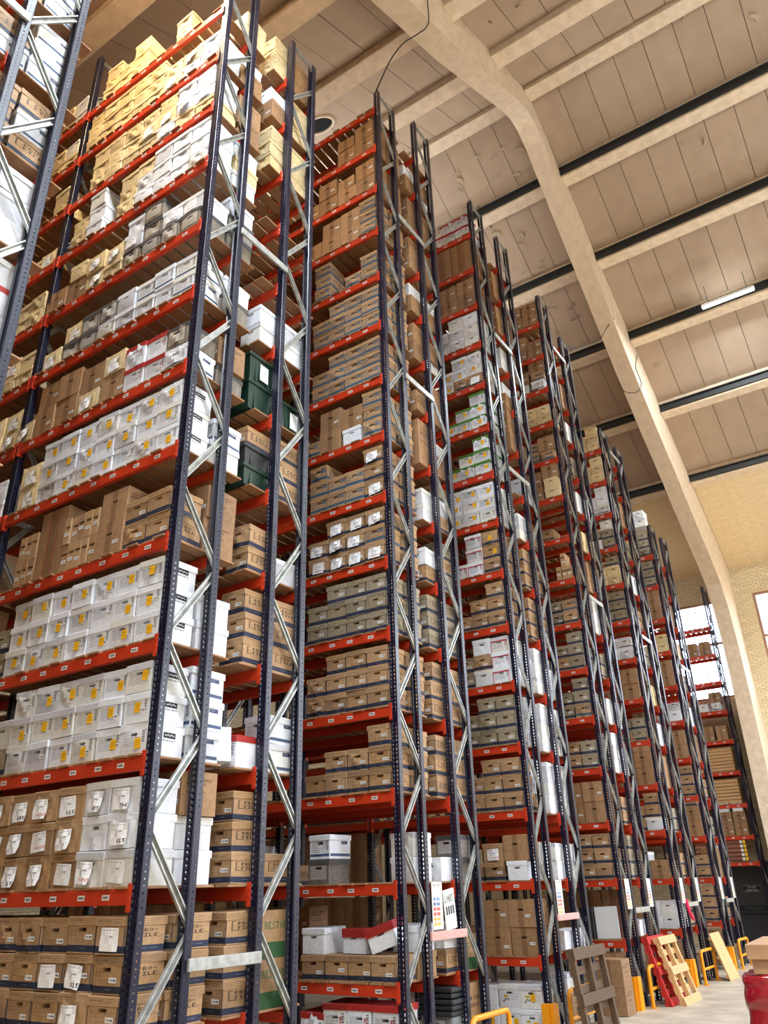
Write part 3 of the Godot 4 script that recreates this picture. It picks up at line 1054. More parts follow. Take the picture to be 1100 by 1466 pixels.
	for i in zs2.size() - 1:
		var za: float = zs2[i]
		var zb: float = zs2[i + 1]
		if i % 2 == 0:
			rw.cbox(Vector3(0.4, 9.0, za - zb), 0.0, xf(Vector3(X1 + 0.2, 4.5, (za + zb) * 0.5)))
		else:
			rw.cbox(Vector3(0.4, 4.0, za - zb), 0.0, xf(Vector3(X1 + 0.2, 2.0, (za + zb) * 0.5)))
			var root := Node3D.new()
			root.name = "window_%d" % n
			n += 1
			add_child(root)
			root.set_meta("kind", "structure")
			root.set_meta("label", "wide steel framed window added in the unseen right wall for daylight")
			root.position = Vector3(X1 + 0.15, 6.5, (za + zb) * 0.5)
			part("pane", cbm(Vector3(0.006, 4.9, 4.4), 0.0), mats["glass"], root)
			for k in 4:
				part("glazing_bar", cbm(Vector3(0.08, 5.0, 0.07), 0.01), mats["window_frame"], root, xf(Vector3(0, 0, -2.2 + k * 4.4 / 3.0)))
			for k in 3:
				part("transom", cbm(Vector3(0.08, 0.07, 4.5), 0.01), mats["window_frame"], root, xf(Vector3(0, -2.45 + k * 2.45, 0)))
	rw.extrude(PackedVector2Array([Vector2(-ZN, 9.0), Vector2(-ZF, 9.0), Vector2(-ZF, roof_y(ZF) + 0.1), Vector2(-RIDGE_Z, RIDGE_Y + 0.1), Vector2(-ZN, roof_y(ZN) + 0.1)]), X1, X1 + 0.4)
	struct("wall_right", rw.mesh(), mats["brick"])
	for side in [[X0 - 0.2, "wall_left"]]:
		var wm := MB.new()
		var gp := PackedVector2Array([Vector2(-ZN, 0), Vector2(-ZF, 0), Vector2(-ZF, roof_y(ZF) + 0.1), Vector2(-RIDGE_Z, RIDGE_Y + 0.1), Vector2(-ZN, roof_y(ZN) + 0.1)])
		wm.extrude(gp, side[0] - 0.2, side[0] + 0.2)
		struct(side[1], wm.mesh(), mats["brick"])
	var nm := MB.new()
	nm.cbox(Vector3(X1 - X0 + 0.8, roof_y(ZN) + 0.3, 0.4), 0.0, xf(Vector3((X0 + X1) * 0.5, roof_y(ZN) * 0.5 + 0.1, ZN + 0.2)))
	struct("wall_near", nm.mesh(), mats["brick"])
	# dark fire door under the last rack's lowest beam
	var door := Node3D.new()
	door.name = "door_1"
	add_child(door)
	door.position = Vector3(-0.85, 0, ZF + 0.03)
	door.set_meta("kind", "structure")
	door.set_meta("label", "dark grey fire door in the far wall below the last rack")
	part("door_leaf", cbm(Vector3(1.9, 2.5, 0.06), 0.006), mats["door_grey"], door, xf(Vector3(0, 1.25, 0)))
	part("push_bar", cbm(Vector3(1.5, 0.05, 0.05), 0.01), mats["door_trim"], door, xf(Vector3(0.1, 0.95, 0.06)))
	part("kick_plate", cbm(Vector3(1.7, 0.16, 0.01), 0.003), mats["door_trim"], door, xf(Vector3(0, 1.12, 0.033)))
	var sg := part("door_sign", cbm(Vector3(0.52, 0.17, 0.012), 0.003), plain_mat("sign_dark", Color(0.10, 0.11, 0.12), 0.5), door, xf(Vector3(0.17, 1.70, 0.036)))
	text_part("lettering", "Fire exit", 0.07, sg, Vector3(0.02, 0.035, 0.007), plain_mat("sign_white", Color(0.85, 0.85, 0.85), 0.5))
	text_part("lettering", "Keep clear", 0.07, sg, Vector3(0.02, -0.04, 0.007), plain_mat("sign_white", Color(0.85, 0.85, 0.85), 0.5))
	for s in [-1.0, 1.0]:
		part("sign_edge", cbm(Vector3(0.52, 0.008, 0.006), 0.001), plain_mat("sign_white", Color(0.85, 0.85, 0.85), 0.5), sg, xf(Vector3(0, s * 0.08, 0.006)))
	text_part("lettering", "Fire door keep shut", 0.06, door, Vector3(0.15, 1.12, 0.040), plain_mat("sign_green", Color(0.25, 0.5, 0.45), 0.5))

func text_part(called: String, txt: String, size: float, parent: Node3D, at: Vector3, m: Material, rot := Vector3.ZERO) -> void:
	var t := TextMesh.new()
	t.text = txt
	var f := SystemFont.new()
	f.font_names = PackedStringArray(["Droid Sans"])
	t.font = f
	t.font_size = 32
	t.pixel_size = size / 32.0
	t.depth = 0.003
	part(called, t, m, parent, xf(at, rot))

const UP_SHARE := 0.32
func batten(at: Vector3, label: String, energy: float, visible_one := false, tone := Color(0.90, 0.955, 1.0)) -> void:
	var o := thing("batten_light", label, "light", at, "ceiling batten lights")
	part("housing", cbm(Vector3(1.5, 0.05, 0.17), 0.01), plain_mat("lamp_white", Color(0.8, 0.8, 0.8), 0.4), o, xf(Vector3(0, 0.05, 0)))
	var d := part("lit_diffuser", cbm(Vector3(1.46, 0.03, 0.14), 0.008), mats["lamp_glow"], o)
	d.rotation = Vector3.ZERO
	part("added_top_glow", cbm(Vector3(1.46, 0.02, 0.12), 0.006), mats["lamp_glow"], o, xf(Vector3(0, 0.085, 0)))  # glowing top face added to go with the upward light
	for s in [-0.55, 0.55]:
		var rod := MB.new()
		rod.tube([Vector3(s, 0.08, 0), Vector3(s, 1.2 if not visible_one else 0.75, 0)], 0.008, 5)
		part("hanger", rod.mesh(), mats["cable"], o)
	for up in [false, true]:  # the upward light is an addition that brightens the ceiling
		var l := AreaLight3D.new()
		l.name = "added_up_light" if up else "batten_down_light"
		l.area_size = Vector2(1.46, 0.14)
		l.area_normalize_energy = true
		l.light_energy = energy * ((0.01 if visible_one else (0.6 if at.x < -2.0 else UP_SHARE)) if up else 1.0)
		l.light_color = tone
		l.area_range = 60.0
		l.area_attenuation = 2.0
		l.shadow_enabled = true
		l.position = Vector3(0, 0.105 if up else -0.025, 0)
		l.rotation = Vector3(PI / 2 if up else -PI / 2, 0, 0)
		o.add_child(l)
func build_materials() -> void:
	mats["navy"] = plain_mat("navy_enamel", Color(0.055, 0.068, 0.165), 0.36)
	mats["orange"] = plain_mat("orange_enamel", Color(0.74, 0.205, 0.085), 0.42)
	noisy_mat("galvanised", Color(0.60, 0.61, 0.60), Color(0.76, 0.77, 0.76), Vector3(2, 2, 2), 0.36, 0.45, 0.0, 0.01, false)
	noisy_mat("pinkish", Color(0.80, 0.52, 0.50), Color(0.85, 0.72, 0.68), Vector3(3, 3, 3), 0.6, 0.0, 0.0, 0.02, false)
	for i in 3:
		noisy_mat("board%d" % i, Color(0.47, 0.32, 0.20).lightened(i * 0.05), Color(0.66, 0.48, 0.32).lightened(i * 0.05), Vector3(6, 6, 0.7), 0.75, 0.0, 0.0, 0.02, false)
		noisy_mat("panel%d" % i, Color(0.645, 0.555, 0.47).darkened(i * 0.012), Color(0.695, 0.605, 0.515).darkened(i * 0.012), Vector3(0.35, 0.35, 0.35), 0.9, 0.0, 0.6, 0.008)
	noisy_mat("painted_concrete", Color(0.76, 0.675, 0.575), Color(0.86, 0.78, 0.68), Vector3(0.5, 0.5, 0.5), 0.85, 0.0, 0.6, 0.012)
	noisy_mat("cream_panel", Color(0.80, 0.71, 0.55), Color(0.89, 0.80, 0.64), Vector3(0.6, 1.2, 1.2), 0.85, 0.0, 2.0, 0.012)
	noisy_mat("joint", Color(0.16, 0.12, 0.09), Color(0.24, 0.19, 0.15), Vector3(1, 1, 1), 0.9)
	noisy_mat("floor", Color(0.62, 0.565, 0.49), Color(0.78, 0.725, 0.645), Vector3(0.30, 0.30, 0.30), 0.55, 0.0, 0.0, 0.01)
	noisy_mat("door_grey", Color(0.20, 0.205, 0.225), Color(0.24, 0.245, 0.265), Vector3(1, 1, 1), 0.5)
	plain_mat("door_trim", Color(0.2, 0.21, 0.22), 0.4, 0.5)
	plain_mat("window_frame", Color(0.62, 0.46, 0.38), 0.5)
	plain_mat("dark_strip", Color(0.17, 0.165, 0.16), 0.6, 0.2)
	plain_mat("cable", Color(0.03, 0.03, 0.03), 0.5)
	noisy_mat("yellow", Color(0.88, 0.55, 0.04), Color(0.95, 0.63, 0.07), Vector3(2, 2, 2), 0.4, 0.0, 0.0, 0.02)
	noisy_mat("old_wood", Color(0.24, 0.18, 0.13), Color(0.50, 0.39, 0.29), Vector3(3, 3, 3), 0.85, 0.0, 0.3, 0.03, false)
	noisy_mat("new_wood", Color(0.74, 0.57, 0.37), Color(0.86, 0.70, 0.50), Vector3(2, 2, 2), 0.7, 0.0, 0.0, 0.03, false)
	noisy_mat("red_wood", Color(0.62, 0.07, 0.06), Color(0.74, 0.12, 0.09), Vector3(2, 2, 2), 0.6, 0.0, 0.0, 0.03, false)
	noisy_mat("crate_green", Color(0.03, 0.15, 0.11), Color(0.05, 0.19, 0.14), Vector3(2, 2, 2), 0.4)
	plain_mat("crate_grey", Color(0.16, 0.17, 0.18), 0.45)
	var wrap := noisy_mat("red_film", Color(0.50, 0.03, 0.10), Color(0.62, 0.06, 0.16), Vector3(1.0, 4.0, 1.0), 0.13, 0.0, 0.0, 0.02)
	wrap.clearcoat_enabled = true
	wrap.clearcoat = 0.8
	wrap.clearcoat_roughness = 0.08
	var glow := plain_mat("lamp_glow", Color(1, 1, 1), 0.5)
	glow.emission_enabled = true
	glow.emission = Color(1, 0.97, 0.92)
	glow.emission_energy_multiplier = 3.0
	var gl := plain_mat("glass", Color(0.95, 0.97, 1.0, 0.06), 0.05)
	gl.transparency = BaseMaterial3D.TRANSPARENCY_ALPHA
	# whitewashed brickwork of the far wall, too far for single bricks: colour and relief
	var im := Image.create(512, 512, false, Image.FORMAT_RGB8)
	var hm := Image.create(512, 512, false, Image.FORMAT_RGB8)
	im.fill(Color(0.64, 0.57, 0.44))
	hm.fill(Color(0.2, 0.2, 0.2))
	for r in 16:
		for c in 5:
			var off := 52 if r % 2 else 0
			var t := rng.randf_range(-0.035, 0.035)
			for wrap_ in [0, -512]:
				var rc := Rect2i(c * 103 + off + wrap_ + 3, r * 32 + 3, 97, 26)
				im.fill_rect(rc, Color(0.86 + t, 0.79 + t, 0.65 + t))
				hm.fill_rect(rc, Color(0.75 + t * 4, 0.75, 0.75))
	speckle(im, Rect2i(0, 0, 512, 512), 0.10)
	var bm := plain_mat("brick", Color.WHITE, 0.85)
	bm.albedo_texture = ImageTexture.create_from_image(im)
	bm.heightmap_enabled = true
	bm.heightmap_texture = ImageTexture.create_from_image(hm)
	bm.heightmap_scale = 1.5
	bm.uv1_triplanar = true
	bm.uv1_world_triplanar = true
	bm.uv1_scale = Vector3(0.83, 0.83, 0.83)
	for m in [["706", false], ["645", false], ["815", false], ["91/815", true], ["", false], ["", false]]:
		sheets.append(paper_img(m[0], m[1]))

func rand_row(n: int, tall: int, pool: String) -> String:
	var out := ""
	for i in n:
		var ch := pool[rng.randi_range(0, pool.length() - 1)]
		var m := tall - (1 if rng.randf() < 0.25 else 0)
		if ch in ["c", "e"]:
			m = mini(m, 2)
		for k in m:
			out += ch
		out += " "
	return out

func fill_rack(name_: String, zf: float, rows: Array, back: bool, x_end := -0.125, first := 1, detail := true) -> void:
	# rows: index = shelf number, "front words | inner words"
	for s in rows.size():
		var halves: PackedStringArray = (rows[s] as String).split("|")
		var z0 := zf + 0.0
		var z1 := zf - 0.455
		if back:
			z0 = zf + 0.24
			z1 = zf - 0.20
		fill_shelf(halves[0], x_end, z0, shelf_y(s), name_, s, false, first, detail)
		if halves.size() > 1:
			fill_shelf(halves[1], x_end, z1, shelf_y(s), name_, s, true, first, detail)

func zz(pair: int, back: bool) -> float:
	return -(pair - 1) * 3.6965 - (1.318 if back else 0.0)

func _ready() -> void:
	rng.seed = 20240611
	# ---- camera
	var cam := Camera3D.new()
	cam.name = "camera"
	cam.transform = Transform3D(Basis(Vector3(0.829874, -0.024787, -0.557399), Vector3(0.261114, 0.900115, 0.348728), Vector3(0.49308, -0.434946, 0.753455)), Vector3(5.194, 1.9765, 4.4178))
	cam.fov = 66.52
	cam.near = 0.05
	cam.far = 200.0
	add_child(cam)
	cam.current = true
	# ---- sky, exposure
	var we := WorldEnvironment.new()
	we.name = "world_environment"
	var env := Environment.new()
	env.background_mode = Environment.BG_SKY
	var sky := Sky.new()
	var sm := ProceduralSkyMaterial.new()
	sm.sky_top_color = Color(0.75, 0.84, 1.0)
	sm.sky_horizon_color = Color(1.0, 1.0, 1.0)
	sm.ground_horizon_color = Color(0.85, 0.83, 0.80)
	sm.ground_bottom_color = Color(0.6, 0.57, 0.53)
	sky.sky_material = sm
	env.sky = sky
	env.background_energy_multiplier = 16.0
	env.tonemap_mode = Environment.TONE_MAPPER_LINEAR
	env.tonemap_exposure = 1.0
	env.sdfgi_enabled = true
	env.ssao_enabled = true
	env.ssil_enabled = true
	we.environment = env
	add_child(we)
	build_materials()
	# ---- batten lights: one in the picture, the rest unseen, the last few added as fill
	batten(Vector3(3.9, 17.45, -16.45), "lit white batten light hanging below the far roof slope", 60.0, true)
	var warm := Color(1.0, 0.91, 0.74)
	var cool := Color(0.90, 0.955, 1.0)
	var spots := [[-0.6, 14.9, 1.2, 42.0, warm], [2.6, 14.6, 1.9, 78.0, cool], [6.5, 13.5, 1.0, 85.0, cool], [10.5, 14.5, -1.0, 50.0, cool], [11.5, 17.5, -8.0, 45.0, cool], [11.5, 15.0, -15.0, 65.0, cool], [5.0, 10.6, 6.5, 50.0, cool], [10.5, 12.0, 5.0, 55.0, cool], [11.0, 10.5, -20.5, 260.0, cool], [13.6, 7.5, -3.0, 20.0, cool], [13.6, 7.5, -11.5, 25.0, cool], [-6.5, 16.8, -6.4, 32.0, cool], [-6.0, 17.0, -10.2, 32.0, cool], [-5.0, 16.2, -13.9, 32.0, cool]]  # low right-wall pair and hidden side-aisle trio added to brighten rib and ceiling
	for i in spots.size():
		batten(Vector3(spots[i][0], spots[i][1], spots[i][2]), "lit white batten light, number %s of the unseen ones, the last few added as fill" % ORD[i + 1], spots[i][3], false, spots[i][4])
	# ---- shell
	build_shell()
	# ---- racks
	var R := ["", "first rack", "second rack", "third rack", "fourth rack", "fifth rack", "sixth rack"]
	rack("tall blue and orange pallet rack overhead, nearest the camera at upper edge", 2.41, 13.2, levels(12), true, 2, 15, 4)
	var HA := [0, 14.3, 15.33, 15.83, 15.75, 13.58, 11.93]
	var HB := [0, 13.79, 15.89, 15.84, 15.26, 13.59, 11.97]
	var NA := [0, 13, 15, 15, 15, 13, 11]
	for i in range(1, 7):
		rack("%s run of pallet racking with full front shelves, %s" % [R[i].get_slice(" ", 0), "beside the near passage" if i == 1 else "counted from the near end"], zz(i, false), HA[i], levels(NA[i]), false, [0, 3, 2, 4, 3, 2, 2][i], 15 if i == 1 else 8, [0, 8, 5, 3, 3, 2, 2][i], 4 if i == 1 else 0)
		rack("back run of the %s, joined to its front run by spacers" % R[i], zz(i, true), HB[i], levels(mini(NA[i], int(HB[i] / P))), true, 2, 8 if i < 4 else 5, 0)
	rack("single run of pallet racking standing against the far wall", -25.0, 11.82, [2.42, 3.2, 4.17, 5.2, 6.22, 7.22, 8.22, 9.2, 10.2], false, 2, 10, 4)
	var sp := {1: [1.48, 9.17], 2: [1.48, 9.2, 12.6], 3: [1.53, 9.2, 12.42], 4: [1.51, 7.64, 14.4], 5: [1.51, 7.62, 13.04], 6: [1.5, 7.6]}
	for i in sp:
		for k in sp[i].size():
			spacer(zz(i, false) - DEP, zz(i, true), sp[i][k], "%s spacer bar joining the two runs of the %s" % [["lowest pale", "upper galvanised", "topmost galvanised"][k], R[i]], k == 0 and i in [2, 3])
	spacer(3.14, 2.41, 9.42, "galvanised spacer bar on the overhead rack at the upper edge")
	# ---- boxes
	fill_boxes(R)
	fill_wall_rack()
	# ---- things on the floor and on the racks
	build_notices(R)
	build_guards()
	build_pallets()
	build_wrapped_stack()
	build_odds()

func fill_boxes(R: Array) -> void:
	fill_rack("overhead rack", 2.41, ["", "", "", "", "", "rr xx|rx xx", "xxx xxx|xrx xx", "xxx xx|xxx xx", "bbb xx|bvb vb", "vb|vvv bb", "cc bb|vvv vv"], true)
	fill_rack(R[1], zz(1, false), [
		"", "bbm pmb bmb bbb bbb bbb bbb bbb|bbb",
		"qqq qqq ppp ppp ppp ppp ppp ppp|xxc",
		"www www www www www www gx gg|vvv",
		"www www www www www www www gg|xx",
		"bb bb cc tt tt tt tt tt D tt tt tt|cc",
		"www www www www www www www zz|xv",
		"vk rr rr cz zc cc cc z|kc",
		"vv vv vv vx vk kk kz z|kx",
		"kq kq kkk kqx yz zz cy c|kkx",
		"xxx xxx xxx xxy yyy _ xxx yy|xyx",
		"yqx yqx qzy yzy yyy yyy yyy|cc",
		"xx xz zy yyy yyy yyy yyy yyy|cx",
		"_ _ yy _ _ yyy yy yyy|zz"], false)
	fill_rack("%s bay two" % R[1], zz(1, false), ["", "", "bbb bbb", "vgg bb", "ttt tt", "tt tt tt", "xx xx xx", "zz zz", "yy yz", "yy yy yy", "z y", "yy", "yx yy", "xx yy"], false, -3.08)
	fill_rack("%s back run" % R[1], zz(1, true), [
		"bb|e", "bbb|ee", "bbb|b", "r|vv", "bbb|bbb", "bb|x", "_|bbb", "_|_", "xx|xx", "_|_", "_|_", "yyy|yyy", "cx|yyy", "yyy|cc"], true)
	fill_rack(R[2], zz(2, false), [
		"RR RR RR xR|x", "b b b bx|px", "_ _ _ kv|xx", "bbb bb bb b|bbb", "bbb bbb bbb bb|bbb", "ggg ggg ggg gg|ggg",
		"mum mmm mmm mm|mmm", "mbm uu uu uuu|bbb", "uuu xc cc u|uuu", "uuu uuu uuu uu|uuu", "uuu uuu uuu uu|uuu", "uu u _ uuu|uuu",
		"uuu cc cc c|ucu", "cc cd cc c|cc", "cc cd|cc", ""], false)
	fill_rack("%s back run" % R[2], zz(2, true), [
		"kk|D", "bx|e", "x|kk", "bbb|bbb", "bbb|bbb", "ggg|ggg", "mx|gmg", "xx|bxb", "D|cx", "c|cc", "cc|xc", "cx|cx", "cc|cc", "cc|cc", "cx|xc"], true)
	fill_rack("%s bay two" % R[3], zz(3, false), ["", "D D D D D D", "D D D D D D", "bbb bbb bbb bbb"], false, -3.08)
	fill_rack("%s bay two" % R[2], zz(2, false), ["", "D D D D D D", "D D D D D D"], false, -3.08)
	fill_rack("%s deep bays" % R[3], zz(3, false), ["D D D D D cc cc", "D cc D D cc D", "D D cc D D cc", "cc D D"], false, -6.05)
	fill_rack("%s rear bay" % R[2], zz(2, true), ["", "cc bb cc gg bb", "_ b _ kx b _ c"], true, -2.2)
	fill_rack(R[3], zz(3, false), [
		"oo oo ox|x", "cc cc c|cc", "xc bp b|xx", "bbb bbb bb|bxx", "ggg ggg gg|xxx", "fff xbx gg|xxx", "bbb bb b|bbb", "sss fff f|bbb",
		"www www www|xxx", "nnn nn n|xnx", "nnn nn n|nnn", "mww mww ww|xxx", "xxx xxx xx|xxx", "cc cc c|cc", "D D|cc", "rr rr rr|r"], false)
	fill_rack("%s back run" % R[3], zz(3, true), ["cx|x", "x|x", "xx|xx", "xxx|xxx", "xxx|xgx", "xxx|xx", "bbb|bbb", "bbb|bb", "xx|bb", "_|xx", "ccc|c", "cx|xx", "xx|cc", "cc|cc", "cc|_"], true)
	fill_rack(R[4], zz(4, false), ["cc cc", "_ _|D D D", "bbb bbb|bb", "cc cc|cc", "gg bb|gg", "ugg gg|bb", "ggg bg|gg", "bu gg|bb", "t tt t|c", "_ b|_", "yyc cc|ccc", "uc uu|ccc", "yy yy|yc", "vuc xc|xx", "dd cc|cc", "cc cc|_"], false)
	fill_rack("%s back run" % R[4], zz(4, true), ["c|c", "x|c", "ggg|bb", "bb|gg", "xxx|xx", "xx|xx", "gg|gg", "xxx|bb", "cc|xx", "yy|yy", "xx|xx", "gg|cc", "xx|yy", "cc|cc"], true, -0.125, 1, false)
	fill_rack(R[5], zz(5, false), ["cc cc", "xx xx|xx", "c vx|c", "xbb bb|bb", "ccc cc|bb", "gg gg|cc", "cc cc|cc", "xv xx|xx", "ggg ggg|xx", "yyg yy|yy", "ggx xg|xx", "vxx vx|xx", "yyy yy|yy", "yyy yy|y"], false, -0.125, 1, false)
	fill_rack("%s back run" % R[5], zz(5, true), ["c|c", "bb|bb", "bb|cc", "gg|gg", "cc|bb", "xx|gg", "yy|yy", "gg|gg", "bb|cc", "xx|xx", "gg|yy", "cc|xx"], true, -0.125, 1, false)
	fill_rack(R[6], zz(6, false), ["cc", "bbb b", "bb b", "ccb cc", "bbb bb|bb", "cc cc|cc", "xr vx|xx", "cc c|cc", "yy y|yy", "ccc cc|cc", "ggg gg|gg", "ggg gg|xx", "xx x"], false, -0.125, 1, false)
	fill_rack("%s back run" % R[6], zz(6, true), ["c", "bb", "cc", "gg", "bb", "cc", "xx", "gg", "yy", "cc"], true, -0.125, 1, false)

func fill_wall_rack() -> void:
	var ys := [2.42, 3.2, 4.17, 5.2, 6.22, 7.22, 8.22, 9.2]
	var rows := {1: "ccx ccx", 4: "dd dd d", 5: "vc x", 7: "dd dd"}
	for k in rows:
		var col := 0
		for st in rows[k].split(" "):
			var yy: float = ys[k] + 0.08
			for i in st.length():
				var kk: Array = KINDS[st[i]]
				put_box(st[i], Vector3(-0.40 - col * 0.44, yy, -25.22), "%s, %s stack on %s loaded shelf of wall rack" % [["lower", "middle", "upper"][i] if st.length() > 1 else "only", ORD[col + 1], ORD[int(k)]], "boxes on the wall rack")
				yy += kk[2] + 0.004
			col += 1
	# stacks of flattened cardboard, thin layers
	for q in 2:
		var o := thing("flattened_board_stack", "pale brown stack of flattened board filling the %s shelf of wall rack" % ["third", "fourth"][q], "board stack", Vector3(-1.0, ys[2 + q] + 0.08, -25.28), "board stacks on the wall rack")
		for k in 22:
			part("sheet", cbm(Vector3(1.55, 0.032, 0.46), 0.003), mats["new_wood"] if k % 3 else mats["board2"], o, xf(Vector3(rng.randf_range(-0.01, 0.01), 0.018 + k * 0.036, rng.randf_range(-0.012, 0.012))))
	# rolls lying on the lowest shelf
	for k in 5:
		for j in 2:
			var o := thing("cardboard_roll", "brown cardboard roll, %s of its pile, %s side of lowest wall rack shelf" % [ORD[k + 1], ["passage", "inner"][j]], "roll", Vector3(-0.75 - j * 0.85, ys[0] + 0.15 + k * 0.128, -25.1), "cardboard rolls on the wall rack")
			var m := MB.new()
			m.tube([Vector3(-0.38, 0, 0), Vector3(0.38, 0, 0)], 0.062, 12)
			part("tube", m.mesh(), plain_mat("roll_brown", Color(0.52, 0.33, 0.25), 0.7), o)
			part("end_cap", cbm(Vector3(0.07, 0.10, 0.02), 0.004), plain_mat("sticker_yellow", Color(0.93, 0.75, 0.1), 0.5) if j == 0 else plain_mat("cap_white", Color(0.85, 0.85, 0.83), 0.6), o, xf(Vector3(0.33, 0, 0.06)))
			part("paper_band", cbm(Vector3(0.08, 0.09, 0.012), 0.003), plain_mat("cap_white", Color(0.85, 0.85, 0.83), 0.6), o, xf(Vector3(0.23, 0, 0.06)))

func build_notices(R: Array) -> void:
	for i in range(2, 7):
		for b in 2:
			if i < 4 and b == 1:
				continue
			var z := zz(i, b == 1) - (DEP if b == 0 else 0.0) + (-0.14 if b == 0 else -0.1)
			if i > 3:
				z = zz(i, b == 1) - 0.27
			var nw := 0.24
			var o := part("load_notice", cbm(Vector3(0.008, 0.50, nw), 0.002), plain_mat("notice_back", Color(0.86, 0.85, 0.80), 0.5), self, xf(Vector3(0.007, 1.79, z), Vector3(0.0, 0, 0.0)))
			tag(o, "white load notice with coloured rows on the %s run of the %s" % [["front", "back"][b], R[i]], "notice", "load notices on the rack ends")
			part("printed_face", label_mesh(nw - 0.01, 0.49), tex_mat("notice", mats_img("notice"), 0.45), o, xf(Vector3(0.004, 0, 0), Vector3(0, PI / 2, 0)))
	var w := part("load_warning", cbm(Vector3(0.008, 0.44, 0.27), 0.002), plain_mat("notice_back", Color(0.86, 0.85, 0.80), 0.5), self, xf(Vector3(-0.05, 1.74, zz(2, false) - DEP - 0.53), Vector3(0.12, 0, 0)))
	tag(w, "white board with black lettering leaning beside the second rack's load notice", "notice")
	part("printed_face", label_mesh(0.26, 0.43), tex_mat("warning", mats_img("warning"), 0.45), w, xf(Vector3(0.004, 0, 0), Vector3(0, PI / 2, 0)))

func build_guards() -> void:
	var which := ["", "", "", "third", "fourth", "fifth", "sixth"]
	for i in range(3, 7):
		var z := zz(i, false)
		var b := MB.new()
		b.extrude(PackedVector2Array([Vector2(-0.10, 0.0), Vector2(0.10, 0.0), Vector2(0.075, 0.5), Vector2(-0.075, 0.5)]), -0.02, 0.035, xf(Vector3(0.05, 0.0, z + 0.02)))
		b.extrude(PackedVector2Array([Vector2(-0.12, 0.0), Vector2(0.0, 0.0), Vector2(0.0, 0.5), Vector2(-0.09, 0.5)]), -0.11, 0.0, xf(Vector3(0.03, 0.0, z + 0.05)))
		var o := part("post_guard", b.mesh(), mats["yellow"], self)
		tag(o, "yellow post guard at the foot of the %s rack's front post" % which[i], "post guard", "yellow post guards")
	for i in range(2, 7):
		var za := zz(i, false) - 0.30
		var zb := za - 1.05
		if i == 2:
			za = zz(2, false) - 1.1
			zb = za - 0.95
		var o := thing("hoop_guard", "yellow tubular hoop guard across the end of the %s rack" % ["", "", "second", "third", "fourth", "fifth", "sixth"][i], "hoop guard", Vector3(0.16, 0, 0), "yellow hoop guards")
		var m := MB.new()
		var path: Array = [Vector3(0, 0, za), Vector3(0, 0.50, za)]
		for k in 5:
			var a := PI * 0.5 * (k + 1) / 5.0
			path.append(Vector3(0, 0.52 + 0.1 * sin(a), za - 0.1 * (1 - cos(a))))
		for k in 5:
			var a := PI * 0.5 * (k + 1) / 5.0
			path.append(Vector3(0, 0.52 + 0.1 * cos(a), zb + 0.1 - 0.1 * sin(a)))
		path.append(Vector3(0, 0, zb))
		m.tube(path, 0.032, 10)
		part("hoop", m.mesh(), mats["yellow"], o)
		m = MB.new()
		m.tube([Vector3(0, 0.28, za), Vector3(0, 0.28, zb)], 0.026, 10)
		part("rail", m.mesh(), mats["yellow"], o)
		for z in [za, zb]:
			part("foot_plate", cbm(Vector3(0.12, 0.012, 0.12), 0.003), mats["yellow"], o, xf(Vector3(0, 0.006, z)))

# pallet built flat (length x, height y, width z) then leaned
func pallet(label: String, length: float, width: float, m: Material, t: Transform3D, top_boards: int) -> Node3D:
	var o := thing("wooden_pallet", label, "pallet", Vector3.ZERO, "pallets leaning on the rack ends")
	o.transform = t
	# deck and base boards lie across, the three stringers run up the lean
	for k in top_boards:
		part("deck_board", cbm(Vector3(0.10, 0.022, width), 0.004), m, o, xf(Vector3(lerpf(-length * 0.5 + 0.05, length * 0.5 - 0.05, float(k) / (top_boards - 1)), 0.111, 0)))
	for j in 3:
		var z := lerpf(-width * 0.5 + 0.05, width * 0.5 - 0.05, j / 2.0)
		part("stringer", cbm(Vector3(length, 0.078, 0.075), 0.005), m, o, xf(Vector3(0, 0.061, z)))
	for k in 3:
		part("base_board", cbm(Vector3(0.135, 0.022, width + 0.01), 0.004), m, o, xf(Vector3(lerpf(-length * 0.5 + 0.07, length * 0.5 - 0.07, k / 2.0), 0.011, 0)))
	return o

func lean(foot: Vector3, along: Vector3, tilt: float, length: float, up_shift := 0.0) -> Transform3D:
	# local x runs up the lean, local z along the rack ends, local y (thickness) faces the passage (+x)
	var up := Vector3(-sin(tilt), cos(tilt), 0.0)
	var zax := along.normalized()
	var yax := zax.cross(up).normalized()
	up = yax.cross(zax).normalized()
	return Transform3D(Basis(up, yax, zax), foot + up * (length * 0.5 + up_shift))

func build_pallets() -> void:
	# local y faces away from the passage, so the base boards look towards it
	pallet("weathered grey brown pallet standing on edge before the third rack end", 1.2, 1.2, mats["old_wood"], lean(Vector3(0.74, 0, -7.55), Vector3(0, 0, 1), 0.12, 1.2), 6)
	pallet("new pale wooden pallet leaning on the fourth rack's end", 1.12, 1.05, mats["new_wood"], lean(Vector3(0.62, 0, -12.35), Vector3(0, 0, 1), 0.30, 1.12), 6)
	pallet("bright red painted pallet behind the new pale pallet", 1.12, 1.0, mats["red_wood"], lean(Vector3(0.42, 0, -12.15), Vector3(0, 0, 1), 0.26, 1.12), 7)
	var o := thing("wooden_plank_panel", "pale two plank wooden panel leaning beside the fifth rack's hoop guard", "wooden panel")
	o.transform = lean(Vector3(0.46, 0, -16.40), Vector3(0, 0, 1), 0.30, 0.95)
	for k in 2:
		part("plank", cbm(Vector3(0.95, 0.03, 0.43), 0.005), mats["new_wood"], o, xf(Vector3(0, 0.0, -0.22 + k * 0.44)))
	for k in 3:
		part("batten", cbm(Vector3(0.06, 0.05, 0.84), 0.004), mats["new_wood"], o, xf(Vector3(-0.38 + k * 0.38, 0.041, 0)))

